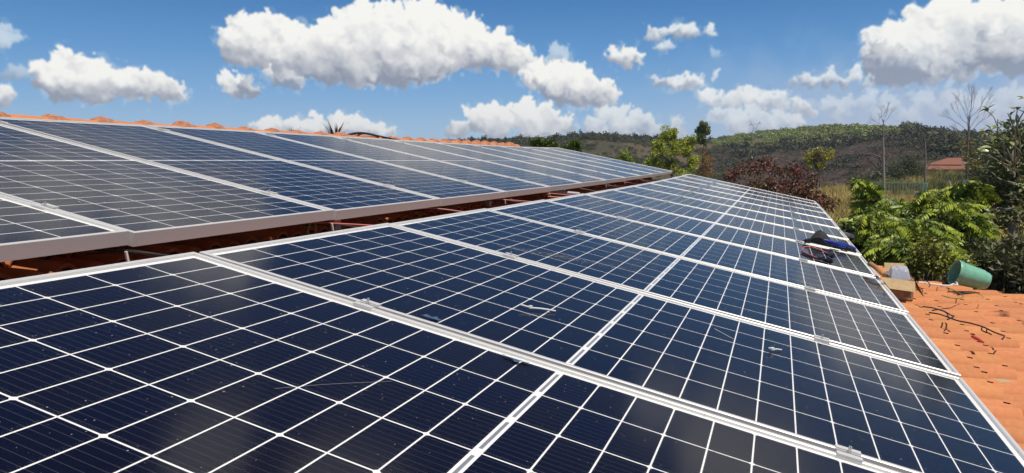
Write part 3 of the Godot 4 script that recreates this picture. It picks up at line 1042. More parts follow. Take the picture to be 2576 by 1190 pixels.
	for g in [[[0.345, 0.752], [0.418, 0.828], "used white cable tie with a bent head lying on the panel glass"], [[0.641, 1.386], [0.698, 1.421], "short cut white cable tie on the panel glass nearer the eave"], [[6.42, 1.02], [6.50, 1.06], "stray white cable tie on a panel close to the red-leaved shrub"]]:
		var tie := thing("cable_tie", g[2], "cable tie", low(g[0][0], g[0][1], 0.004), "white cable ties on the panels")
		o = tie.position
		var tb := MB.new()
		var a: Vector3 = low(g[0][0], g[0][1], 0.0125) - o
		var c: Vector3 = low(g[1][0], g[1][1], 0.003) - o
		var mid := a.lerp(c, 0.3) - Vector3(0, 0.003, 0)
		tb.tube([a, mid, a.lerp(c, 0.65), c], 0.0024, 6)
		put("strap", tb.mesh(M.white_plastic), tie)
		put("head", box_mesh(Vector3(0.009, 0.007, 0.008), M.white_plastic), tie, Transform3D(Basis(Vector3.UP, 0.7), a.lerp(c, 0.27) - Vector3(0, 0.001, 0)))
	wire("wire_strand", "thin stiff copper wire strand lying on the panel glass", "wire", [low(0.728, 1.231, 0.004), low(0.70, 1.26, 0.003), low(0.676, 1.289, 0.0015)], 0.0006, M.white_plastic)
	wire("wire_strand", "curled hair-thin pale fibre lying across dark panel cells", "wire", [low(-0.543, 0.637, 0.002), low(-0.47, 0.68, 0.0015), low(-0.40, 0.73, 0.0018), low(-0.368, 0.753, 0.0016)], 0.00022, M.grey_pvc)
	# scraps of blue protective film along the frames
	n = 0
	for g in [[0.055, 0.605, 0.05, 0.9, "torn scrap of bluish protective film beside a clamp"], [-0.04, 0.845, 0.06, 0.5, "bluish protective film scrap curling from a panel frame"]]:
		var fb := MB.new()
		var oo := low(g[0], g[1], 0.0012)
		var pts := []
		for k in 11:
			var t := k / 10.0
			var wd: float = sin(PI * t) * (0.016 + 0.007 * sin(t * 14.0))
			pts.push_back([low(g[0] - 0.012, g[1] + t * g[2], 0.0016) - oo, low(g[0] - 0.012 + wd * (1.0 if g[0] > 0 else -1.0), g[1] + t * g[2] + 0.006, 0.0032 + 0.001 * sin(t * 9.0)) - oo])
		for k in 10:
			fb.quad(pts[k][0], pts[k + 1][0], pts[k + 1][1], pts[k][1])
		tag(put("film_scrap", fb.mesh(M.film), self, Transform3D(Basis(), oo)), g[4], "film")
	# black cable left on the tiles
	var bl := thing("black_cable", "black cable looped and knotted, left lying on the clay tiles", "cable", Vector3(2.4, -0.49, 2.1))
	o = bl.position
	var h := 0.048
	var strands := [[[2.525, 2.033], [2.512, 2.075], [2.494, 2.12], [2.43, 2.136], [2.372, 2.137], [2.31, 2.115], [2.285, 2.095]], [[2.455, 2.063], [2.497, 2.10], [2.465, 2.122], [2.40, 2.118], [2.34, 2.108]], [[2.375, 2.036], [2.355, 2.074], [2.339, 2.11], [2.304, 2.141], [2.258, 2.182], [2.206, 2.219], [2.166, 2.246], [2.124, 2.262], [2.064, 2.264], [1.991, 2.239]]]
	for s in strands:
		var q := []
		var kk := 0
		for p in s:
			q.push_back(on_roof(p[0], p[1], h + 0.004 * sin(kk * 1.7)) - o)
			kk += 1
		var b := MB.new()
		b.tube(curve(q), 0.0032, 8)
		put("strand", b.mesh(M.black_rubber), bl)
	for p in [[2.19, 2.205], [2.165, 2.218]]:
		var b := MB.new()
		b.tube(curve([on_roof(p[0] + 0.02, p[1] + 0.01, 0.05) - o, on_roof(p[0], p[1] + 0.004, 0.04) - o, on_roof(p[0] - 0.03, p[1] + 0.002, 0.042) - o, on_roof(p[0] - 0.05, p[1] + 0.012, 0.04) - o]), 0.0028, 6)
		put("tail", b.mesh(M.black_rubber), bl)
	# red sleeve, white hook, green wires, dead leaf, glass jar-like aluminium offcut
	var rs := MB.new()
	rs.tube([Vector3.ZERO, Vector3(-0.045, 0.001, 0.008), Vector3(-0.092, -0.002, 0.018)], [0.0065, 0.007, 0.0045], 9)
	tag(put("red_sleeve", rs.mesh(M.red_sleeve), self, Transform3D(Basis(), on_roof(1.967, 2.129, 0.044))), "short piece of red plastic sleeve lying on the clay tiles", "sleeve")
	wire("roof_hook", "bent white metal roof hook lying on the tiles before the bucket", "hook", [on_roof(3.46, 2.155, 0.045), on_roof(3.50, 2.23, 0.043), on_roof(3.53, 2.30, 0.042), on_roof(3.555, 2.34, 0.045), on_roof(3.60, 2.362, 0.050), on_roof(3.60, 2.385, 0.048), on_roof(3.66, 2.39, 0.062)], 0.0048, M.white_plastic)
	wire("black_wire", "short curved black wire by the white roof hook", "wire", [on_roof(3.46, 2.15, 0.05), on_roof(3.49, 2.19, 0.062), on_roof(3.42, 2.21, 0.05), on_roof(3.36, 2.195, 0.042)], 0.0028, M.black_rubber)
	wire("green_wire", "thin green-yellow earth wire curled on the clay tiles", "wire", [on_roof(3.054, 2.207, 0.045), on_roof(3.04, 2.245, 0.042), on_roof(3.055, 2.285, 0.043), on_roof(3.13, 2.325, 0.046), on_roof(3.25, 2.335, 0.045), on_roof(3.36, 2.32, 0.045), on_roof(3.42, 2.305, 0.046)], 0.0026, M.green_cable)
	wire("green_wire", "faint thin green wire offcut in front of the mint bucket", "wire", [on_roof(3.34, 2.37, 0.045), on_roof(3.38, 2.43, 0.046), on_roof(3.28, 2.45, 0.046), on_roof(3.20, 2.43, 0.044)], 0.0014, M.green_cable)
	var lf := MB.new()
	lf.leaf(Vector3.ZERO, Vector3(-0.35, 0.02, 0.93).normalized(), Vector3(0.9, 0.25, 0.33).normalized(), 0.062, 0.022, Color.WHITE)
	tag(put("dead_leaf", lf.mesh(M.dry_leaf), self, Transform3D(Basis(), on_roof(1.24, 2.035, 0.048))), "single pale dead leaf lying on the clay tiles near the panel corner", "leaf")
	var al := thing("metal_offcut", "bright aluminium rail offcut poking out past the eave-side panel edge", "rail offcut", low(5.72, 1.99, -0.02))
	var am := MB.new()
	var ab := Basis(Vector3.RIGHT, PITCH_L) * Basis(Vector3.UP, -0.15)
	am.box(Vector3(0, 0.016, 0), Vector3(0.05, 0.003, 0.13), ab)
	am.box(Vector3(-0.024, 0.0, 0), Vector3(0.003, 0.032, 0.13), ab)
	am.box(Vector3(0.024, 0.0, 0), Vector3(0.003, 0.032, 0.13), ab)
	put("channel", am.mesh(M.bright_metal), al)
	put("tongue", box_mesh(Vector3(0.012, 0.006, 0.04), M.dry_leaf), al, Transform3D(ab, Vector3(-0.02, -0.02, 0.08)))
	# black hose arching over the ridge
	wire("black_hose", "thick black hose arching over the ridge tiles", "hose", [Vector3(5.35, 0.30, -3.25), Vector3(5.66, 0.455, -3.02), Vector3(5.80, 0.498, -2.96), Vector3(5.93, 0.511, -2.94), Vector3(6.08, 0.508, -2.93), Vector3(6.27, 0.490, -2.92), Vector3(6.42, 0.474, -2.90), Vector3(6.62, 0.452, -2.86), Vector3(6.9, 0.40, -2.72), Vector3(7.2, 0.36, -2.55)], 0.0125, M.black_rubber)
	# cables hanging out between the two rows
	for i in range(0, 11):
		var pr := high(i, 0.0, -0.040)
		var cb := thing("string_cable", ("red and black" if i in [1, 2, 3, 4, 7] else "black twin") + " cable across the gap between rows, %s joint from the shrub" % ORD[10 - i], "cable", pr, "cables between the two rows")
		var dx := rng.randf_range(0.10, 0.20)
		var b1 := MB.new()
		var lo := low(i + 0.08 + dx, 0.01, -0.026 + rng.randf_range(-0.012, 0.006)) - pr
		b1.tube(curve([Vector3(-0.02, -0.01, -0.10), Vector3(0.01, -0.012, 0.0), lo * 0.5 + Vector3(0, -0.012 + rng.randf_range(-0.01, 0.01), 0), lo, lo + Vector3(0.1, -0.03, 0.12)]), 0.0032, 7)
		put("wire", b1.mesh(M.red_cable if i in [1, 2, 3, 4, 7] else M.black_rubber), cb)
		var b2 := MB.new()
		var lo2 := lo + Vector3(-0.06, -0.012, -0.01)
		b2.tube(curve([Vector3(-0.03, -0.02, -0.12), Vector3(0.0, -0.014, -0.004), lo2 * 0.5 + Vector3(0, -0.008, 0), lo2, lo2 + Vector3(0.1, -0.03, 0.12)]), 0.0032, 7)
		put("wire", b2.mesh(M.black_rubber), cb)
		if i % 3 != 2:
			put("tie", box_mesh(Vector3(0.006, 0.028, 0.006), M.white_plastic), cb, Transform3D(Basis(Vector3.BACK, 0.2), Vector3(-0.012, -0.024, 0.0)))
	for g in [[-0.42, "looped green earth wire hanging mid-panel under the upper row"], [0.86, "looped green earth wire hanging under the upper row beside a joint"]]:
		var c0 := high(g[0], 0.03, -0.045)
		wire("earth_wire", g[1], "wire", [c0 + Vector3(0.03, 0, 0), c0 + Vector3(0.0, -0.03, 0.005), c0 + Vector3(0.02, -0.055, 0.01), c0 + Vector3(0.05, -0.045, 0.005), c0 + Vector3(0.06, -0.01, 0), c0 + Vector3(0.065, 0.004, -0.02)], 0.0022, M.green_cable)
	var pv := MB.new()
	var pc := high(4.55, 0.02, -0.075)
	pv.tube([pc + Vector3(-0.12, 0.02, -0.25) - pc, Vector3.ZERO, Vector3(0.06, -0.012, 0.10)], 0.016, 12)
	tag(put("grey_conduit", pv.mesh(M.grey_pvc), self, Transform3D(Basis(), pc)), "end of a grey plastic conduit under the upper row of panels", "conduit")
	specks()

func specks() -> void:
	# dust and a dried splash of mud on the glass
	var b := MB.new()
	var r := RandomNumberGenerator.new()
	r.seed = 77
	for k in 3000:
		var i := r.randf_range(-1.0, 2.0)
		var v := r.randf_range(0.03, PLEN - 0.03)
		var s := r.randf_range(0.0004, 0.0012) * (1.0 if r.randf() < 0.93 else 1.8)
		speck(b, low(i, v, 0.0002), s, r)
	tag(put("dust", b.mesh(M.dust)), "pale dust specks scattered over the glass of the panels", "dust", "", "stuff")
	var m := MB.new()
	for k in 950:
		var t := clampf(r.randfn(0.5, 0.27), 0.0, 1.0)
		var i := lerpf(1.13, 1.36, t) + r.randfn(0.0, 0.022)
		var v := lerpf(0.40, 0.84, t) + r.randfn(0.0, 0.045)
		speck(m, low(i, v, 0.0002), r.randf_range(0.0004, 0.0016), r)
	tag(put("mud_splash", m.mesh(M.dust)), "speckled splash of dried grey mud across the glass of one panel", "mud", "", "stuff")
	var g := MB.new()
	for k in 150:
		var i := r.randf_range(0.1, 1.9)
		var v := r.randf_range(0.1, 0.5)
		speck(g, high(i, v, 0.0002), r.randf_range(0.001, 0.0035), r)
	tag(put("bird_droppings", g.mesh(M.dust)), "small pale droppings dotted over the upper row near its lower edge", "droppings", "", "stuff")

func speck(b: MB, p: Vector3, s: float, r: RandomNumberGenerator) -> void:
	var k := r.randf_range(0.12, 0.34)
	var col := Color(k, k * 0.94, k * 0.84)
	var x := Vector3(s * r.randf_range(0.8, 1.5), 0, 0)
	var z := Vector3(0, -sin(0.21), cos(0.21)) * s * r.randf_range(0.8, 1.5)
	var up := Vector3(0, s * 0.5, 0)
	b.tri(p - x, p + z, p + up, col); b.tri(p + z, p + x, p + up, col)
	b.tri(p + x, p - z, p + up, col); b.tri(p - z, p - x, p + up, col)

# ---------------------------------------------------------------- land
var land_noise: FastNoiseLite

func table(t: Array, x: float) -> float:
	if x <= t[0][0]: return t[0][1]
	for i in t.size() - 1:
		if x <= t[i + 1][0]:
			var k: float = (x - t[i][0]) / (t[i + 1][0] - t[i][0])
			k = k * k * (3.0 - 2.0 * k)
			return lerpf(t[i][1], t[i + 1][1], k)
	return t[-1][1]

const CREST := [[-180.0, 1.2], [-40.0, 1.1], [-24.0, 1.1], [-19.0, 1.2], [-17.0, 1.32], [-13.4, 1.62], [-10.0, 1.5], [-8.0, 1.3], [-6.0, 1.12], [-4.2, 1.22], [-3.2, 1.35], [-2.4, 1.60], [0.0, 1.80], [4.0, 1.98], [8.0, 1.92], [10.0, 1.45], [13.0, 1.25], [18.0, 1.4], [40.0, 1.3], [180.0, 1.2]]

func crest_r(az: float) -> float:
	return table([[-180.0, 330.0], [-20.0, 260.0], [-8.0, 270.0], [-4.0, 330.0], [4.0, 340.0], [10.0, 320.0], [180.0, 330.0]], az)

func ground_y(x: float, z: float) -> float:
	var dx := x - CAM.x; var dz := z - CAM.z
	var r := sqrt(dx * dx + dz * dz)
	var az := rad_to_deg(atan2(dz, dx))
	var y := lerpf(-2.9, -2.2, smoothstep(11.0, 18.0, r))
	var vy := table([[-180.0, -10.0], [-6.0, -10.0], [3.0, -8.0], [7.0, -3.0], [10.0, -2.0], [180.0, -3.0]], az)
	var v1 := table([[-180.0, 70.0], [6.0, 66.0], [9.0, 120.0], [180.0, 120.0]], az)
	var rc := crest_r(az)
	var top := CAM.y + rc * tan(deg_to_rad(table(CREST, az)))
	if r > 55.0: y = lerpf(y, vy, smoothstep(55.0, v1 + 40.0, r))
	if r > 100.0:
		var k := clampf((r - 120.0) / (rc - 120.0), 0.0, 1.0)
		k = lerpf(k, k * k * (3.0 - 2.0 * k), 0.5)
		y = lerpf(y, top, k)
	if r > rc: y = lerpf(top, -30.0, smoothstep(rc + 5.0, rc + 500.0, r))
	var n := land_noise.get_noise_2d(x, z)
	y += n * clampf((r - 18.0) / 60.0, 0.0, 1.0) * 1.1 * (1.0 if r < rc * 0.9 else 0.5)
	return y

func on_ground(x: float, z: float) -> Vector3:
	return Vector3(x, ground_y(x, z), z)

func polar(az: float, r: float) -> Vector3:
	var a := deg_to_rad(az)
	return on_ground(CAM.x + cos(a) * r, CAM.z + sin(a) * r)

func land() -> void:
	land_noise = FastNoiseLite.new()
	land_noise.seed = 8
	land_noise.frequency = 0.018
	land_noise.fractal_octaves = 4
	var patch := FastNoiseLite.new()
	patch.seed = 31
	patch.frequency = 0.035
	patch.fractal_octaves = 4
	var azs := []
	var a := -180.0
	while a < 180.0:
		azs.push_back(a)
		a += 0.45 if a > -26.0 and a < 24.0 else 6.0
	azs.push_back(180.0)
	var rs := [0.0, 5.0, 9.0, 13.0, 17.0, 22.0, 28.0, 34.0, 40.0, 46.0, 52.0, 58.0, 64.0, 72.0, 80.0, 90.0, 100.0, 110.0, 120.0, 130.0, 140.0, 150.0, 160.0, 170.0, 180.0, 190.0, 200.0, 210.0, 220.0, 230.0, 240.0, 250.0, 260.0, 270.0, 280.0, 290.0, 300.0, 310.0, 320.0, 330.0, 345.0, 370.0, 420.0, 520.0, 760.0, 1300.0, 4000.0]
	var P := []; var C := []
	for az in azs:
		var row := []; var cr := []
		for r in rs:
			var ar := deg_to_rad(az)
			var p := Vector3(CAM.x + cos(ar) * r, 0, CAM.z + sin(ar) * r)
			p.y = ground_y(p.x, p.z) if r < 900.0 else -30.0
			row.push_back(p)
			var n := patch.get_noise_2d(p.x, p.z)
			var n2 := patch.get_noise_2d(p.x * 3.0 + 90.0, p.z * 3.0)
			var c: Color
			if r < 75.0:
				c = Color(0.150, 0.118, 0.050).lerp(Color(0.090, 0.105, 0.034), smoothstep(-0.1, 0.25, n))
				c = c.lerp(Color(0.36, 0.215, 0.105), smoothstep(0.10, 0.26, n2 + (0.18 if az > 10.0 and az < 13.5 and r < 60 else 0.0)))
			elif az < -4.5:
				c = Color(0.170, 0.128, 0.055).lerp(Color(0.085, 0.082, 0.032), smoothstep(-0.12, 0.25, n))
			else:
				var rc := crest_r(az)
				var brown := Color(0.074, 0.052, 0.034).lerp(Color(0.115, 0.074, 0.044), smoothstep(0.0, 0.25, n2))  # ground colour is a darker brown below the green hilltop
				brown = brown.lerp(Color(0.045, 0.040, 0.022), smoothstep(0.05, 0.3, n))
				c = brown.lerp(Color(0.165, 0.165, 0.055), smoothstep(0.72, 0.78, r / rc + n * 0.08 + (0.0 if az > -2.0 else -0.06)))
				if az > 7.0 and r < 175.0:
					c = Color(0.10, 0.082, 0.036).lerp(Color(0.055, 0.060, 0.022), smoothstep(-0.1, 0.2, n))
			cr.push_back(Color(c.r * 1.55, c.g * 1.5, c.b * 1.45))
		P.push_back(row); C.push_back(cr)
	var v := PackedVector3Array(); var nn := PackedVector3Array(); var cc := PackedColorArray(); var ix := PackedInt32Array()
	var R := rs.size()
	for i in P.size():
		for j in R:
			v.push_back(P[i][j]); cc.push_back(C[i][j])
			var i0 := maxi(i - 1, 0); var i1 := mini(i + 1, P.size() - 1); var j0 := maxi(j - 1, 0); var j1 := mini(j + 1, R - 1)
			var q: Vector3 = (P[i][j1] - P[i][j0]).cross(P[i1][maxi(j, 1)] - P[i0][maxi(j, 1)])
			q = q.normalized()
			nn.push_back(q if q.y > 0 else -q)
	for i in P.size() - 1:
		for j in R - 1:
			var k := i * R + j
			if j > 0: ix.append_array([k, k + R, k + R + 1])
			ix.append_array([k, k + R + 1, k + 1])
	# turn the faces so that their front looks up
	var t0: Vector3 = (v[ix[1]] - v[ix[0]]).cross(v[ix[2]] - v[ix[0]])
	if t0.y > 0:
		for k in range(0, ix.size(), 3):
			var s := ix[k + 1]; ix[k + 1] = ix[k + 2]; ix[k + 2] = s
	var arr := []
	arr.resize(Mesh.ARRAY_MAX)
	arr[Mesh.ARRAY_VERTEX] = v; arr[Mesh.ARRAY_NORMAL] = nn; arr[Mesh.ARRAY_COLOR] = cc; arr[Mesh.ARRAY_INDEX] = ix
	var m := ArrayMesh.new()
	m.add_surface_from_arrays(Mesh.PRIMITIVE_TRIANGLES, arr)
	m.surface_set_material(0, M.soil)
	tag(put("terrain", m), "dry grassy ground falling to a valley and rising to scrub-covered hills", "terrain", "", "structure")

func bush_mesh(sd: int, leaves: int, col: Color, flat := 0.8, leaf := 0.16) -> ArrayMesh:
	# one unit wide, standing on the ground
	var r := RandomNumberGenerator.new()
	r.seed = sd
	var b := MB.new()
	var lobes := []
	for k in 7:
		lobes.push_back([Vector3(r.randfn() * 0.2, 0.32 + r.randf() * 0.35 * flat, r.randfn() * 0.2), r.randf_range(0.16, 0.28)])
	for k in leaves:
		var l: Array = lobes[r.randi() % 7]
		var d := Vector3(r.randfn(), r.randfn() * 0.8 + 0.25, r.randfn()).normalized()
		var p: Vector3 = l[0] + d * l[1] * r.randf_range(0.6, 1.0)
		p.y = maxf(p.y, 0.02)
		var t := Vector3(r.randfn(), r.randfn(), r.randfn()).normalized()
		var s := d.cross(t).normalized()
		var f := r.randf_range(0.7, 1.35)
		b.leaf(p, (d * 0.3 + t).normalized(), s, leaf * r.randf_range(0.7, 1.3), leaf * 0.7, Color(col.r * f, col.g * f, col.b * f))
	return b.mesh(M.leaves_far)

func scatter(called: String, label: String, category: String, mesh: Mesh, places: Array) -> void:
	var mm := MultiMesh.new()
	mm.transform_format = MultiMesh.TRANSFORM_3D
	mm.use_colors = true
	mm.mesh = mesh
	mm.instance_count = places.size()
	for i in places.size():
		mm.set_instance_transform(i, places[i])
		var f := rng.randf_range(0.65, 1.25)
		mm.set_instance_color(i, Color(f, f, f))
	var o := MultiMeshInstance3D.new()
	o.name = numbered(called)
	o.multimesh = mm
	add_child(o)
	tag(o, label, category, "", "stuff")

func stand(p: Vector3, w: float, h: float) -> Transform3D:
	return Transform3D(Basis(Vector3.UP, rng.randf() * TAU).scaled(Vector3(w, h, w)), p - Vector3(0, 0.05 * h, 0))

func hills() -> void:
	var scrub := []
	var crest := []
	var dark_bushes := []  # dark green bushes set on the brown lower slope
	var wood := []
	var brush := []
	var green := []
	var dens := FastNoiseLite.new()
	dens.seed = 55; dens.frequency = 0.03; dens.fractal_octaves = 3
	for k in 9000:
		var az := rng.randf_range(-22.0, -3.0)
		var r := sqrt(rng.randf_range(80.0 * 80.0, 275.0 * 275.0))
		var rc := crest_r(az)
		if r > rc + 6: continue
		var p := polar(az, r)
		var d := dens.get_noise_2d(p.x, p.z) + smoothstep(rc * 0.85, rc, r) * 0.5
		if rng.randf() < clampf(d * 1.6 + 0.22, 0.06, 0.95):
			scrub.push_back(stand(p, rng.randf_range(0.9, 2.4), rng.randf_range(0.7, 1.9)))
	for k in 520:
		var az := rng.randf_range(-24.0, -3.5)
		var p := polar(az, crest_r(az) + rng.randf_range(-26.0, 5.0))
		crest.push_back(stand(p, rng.randf_range(1.5, 4.0), rng.randf_range(1.2, 1.2 + 3.0 * rng.randf())))
	for k in 9000:
		var az := rng.randf_range(-5.5, 20.0)
		var rc := crest_r(az)
		var r := rng.randf_range(85.0, rc * 0.73)
		if az > 8.0 and r < 165.0: continue
		var p := polar(az, r)
		var d := dens.get_noise_2d(p.x + 500.0, p.z) + (0.35 if az > 8.5 else 0.0)
		if rng.randf() < clampf(d * 0.8 + 0.02, 0.015, 0.5):
			dark_bushes.push_back(stand(p, rng.randf_range(1.2, 3.6), rng.randf_range(0.9, 2.6)))
	for k in 8000:
		var az := rng.randf_range(-4.5, 11.0)
		var rc := crest_r(az)
		var r := rng.randf_range(rc * 0.68, rc + 8.0)
		var p := polar(az, r)
		if r / rc < 0.76 + dens.get_noise_2d(p.x, p.z) * 0.1 + (0.0 if az > -2.4 else 0.05): continue
		if dens.get_noise_2d(p.x * 1.7, p.z * 1.7) < -0.02: continue
		var gs := pow(rng.randf(), 2.0)
		green.push_back(stand(p, 1.0 + 2.6 * gs, 0.8 + 2.6 * gs * rng.randf()))
	for k in 6000:
		var az := rng.randf_range(-5.5, 16.0)
		var r := rng.randf_range(90.0, crest_r(az) * 0.8)
		if az > 8.0 and r < 165.0: continue
		brush.push_back(stand(polar(az, r), rng.randf_range(0.6, 1.8), rng.randf_range(0.3, 0.9)))
	for k in 420:
		var az := rng.randf_range(7.6, 22.0)
		var p := polar(az, crest_r(az) * rng.randf_range(0.62, 1.01))
		wood.push_back(stand(p, rng.randf_range(2.5, 5.0), rng.randf_range(2.0, 4.2)))
	for k in 60:
		var az := rng.randf_range(9.5, 16.0)
		var p := polar(az, rng.randf_range(172.0, 190.0))
		wood.push_back(stand(p, rng.randf_range(3.0, 5.5), rng.randf_range(2.5, 4.5)))
	for k in 70:
		var az := rng.randf_range(-3.0, 9.0)
		var p := polar(az, crest_r(az) * rng.randf_range(0.70, 0.78))
		dark_bushes.push_back(stand(p, rng.randf_range(3.0, 6.0), rng.randf_range(2.4, 4.4)))
	scatter("hillside_scrub", "olive scrub dotted over the grassy hill behind the tall green tree", "scrub", bush_mesh(1, 90, Color(0.085, 0.095, 0.036)), scrub)
	scatter("crest_wood", "dark wood along the crest of the hill behind the tall green tree", "wood", bush_mesh(2, 120, Color(0.062, 0.072, 0.030)), crest)
	scatter("dark_scrub", "dark scrub over the brown slope below the plantation", "scrub", bush_mesh(3, 90, Color(0.060, 0.066, 0.028)), dark_bushes)
	scatter("dry_scrub", "dry brown brush thinly covering the slope below the plantation", "scrub", bush_mesh(6, 60, Color(0.105, 0.075, 0.045), 0.6), brush)
	scatter("plantation", "light green plantation of young trees covering the flat hilltop", "plantation", bush_mesh(4, 90, Color(0.205, 0.255, 0.066), 1.0), green)
	scatter("dark_wood", "dark wood on the hill behind the red-roofed farmhouse", "wood", bush_mesh(5, 130, Color(0.062, 0.075, 0.030)), wood)

# ---------------------------------------------------------------- trees
func limb(b: MB, a: Vector3, c: Vector3, r0: float, r1: float, col: Color, bend := 0.08, sides := 6) -> Array:
	var ln := (c - a).length()
	var m1 := a.lerp(c, 0.35) + rv(bend * ln)
	var m2 := a.lerp(c, 0.7) + rv(bend * ln)
	var pts := curve([a, m1, m2, c], 3)
	var rad := []
	for i in pts.size(): rad.push_back(lerpf(r0, r1, i / float(pts.size() - 1)))
	b.tube(pts, rad, sides, col, false)
	return pts

func clumps(b: MB, list: Array, per: int, leaf: float, wide: float, col: Color, droop := 0.3, vk := 0.35) -> void:
	# list: [centre, radius]
	for c in list:
		for k in per:
			var d := rv()
			var p: Vector3 = c[0] + d * c[1] * pow(rng.randf(), 0.45)
			var dir := (d + rv(0.8) + Vector3(0, -droop, 0)).normalized()
			var s := dir.cross(rv()).normalized()
			b.leaf(p, dir, s, leaf * rng.randf_range(0.7, 1.3), wide * rng.randf_range(0.8, 1.2), vary(col, vk))

func leafy_tree(called: String, label: String, base: Vector3, trunk_r: float, lobes: Array, per: int, leaf: float, col: Color, bark: Color, group := "", droop := 0.3) -> Node3D:
	# lobes: [centre relative to base, radius]; each lobe is split in clumps carried by limbs
	var t := thing(called, label, "tree", base, group)
	var tb := MB.new()
	var hi := 0.0
	for l in lobes: hi = maxf(hi, l[0].y)
	var trunk := limb(tb, Vector3(0, -0.3, 0), Vector3(rng.randfn() * 0.05, hi * 0.9, rng.randfn() * 0.05), trunk_r, trunk_r * 0.3, bark, 0.02, 8)
	var cl := []
	for l in lobes:
		var k0: Vector3 = trunk[clampi(int(trunk.size() * clampf((l[0].y - l[1] * 0.7) / (hi * 0.9), 0.1, 0.9)), 0, trunk.size() - 1)]
		limb(tb, k0, l[0], trunk_r * 0.45, trunk_r * 0.15, bark, 0.06)
		var n := 7
		for k in n:
			var d := rv()
			var c: Vector3 = l[0] + Vector3(d.x, d.y * 0.8, d.z) * l[1] * rng.randf_range(0.45, 0.95)
			limb(tb, l[0], c, trunk_r * 0.16, trunk_r * 0.06, bark, 0.1, 5)
			cl.push_back([c, l[1] * rng.randf_range(0.26, 0.46)])
	put("trunk", tb.mesh(M.bark), t)
	var cb := MB.new()
	clumps(cb, cl, per, leaf, leaf * 0.5, col, droop)
	put("crown", cb.mesh(M.leaves), t)
	return t

func bare(b: MB, a: Vector3, dir: Vector3, ln: float, r: float, depth: int, col: Color, spread := 0.55) -> void:
	var e := a + dir * ln
	var pts := limb(b, a, e, r, r * 0.62, col, 0.05, 6 if depth > 2 else 4)
	if depth == 0: return
	var n := 2 if depth > 3 else 3
	for k in n:
		var d := (dir + rv(spread) + Vector3(0, 0.16, 0)).normalized()
		bare(b, pts[-1] if k < 2 else pts[pts.size() / 2], d, ln * rng.randf_range(0.6, 0.82), r * 0.6, depth - 1, col, spread)

func rel(x: float, y: float, dist: float, base: Vector3) -> Vector3:
	return at(x, y, dist) - base

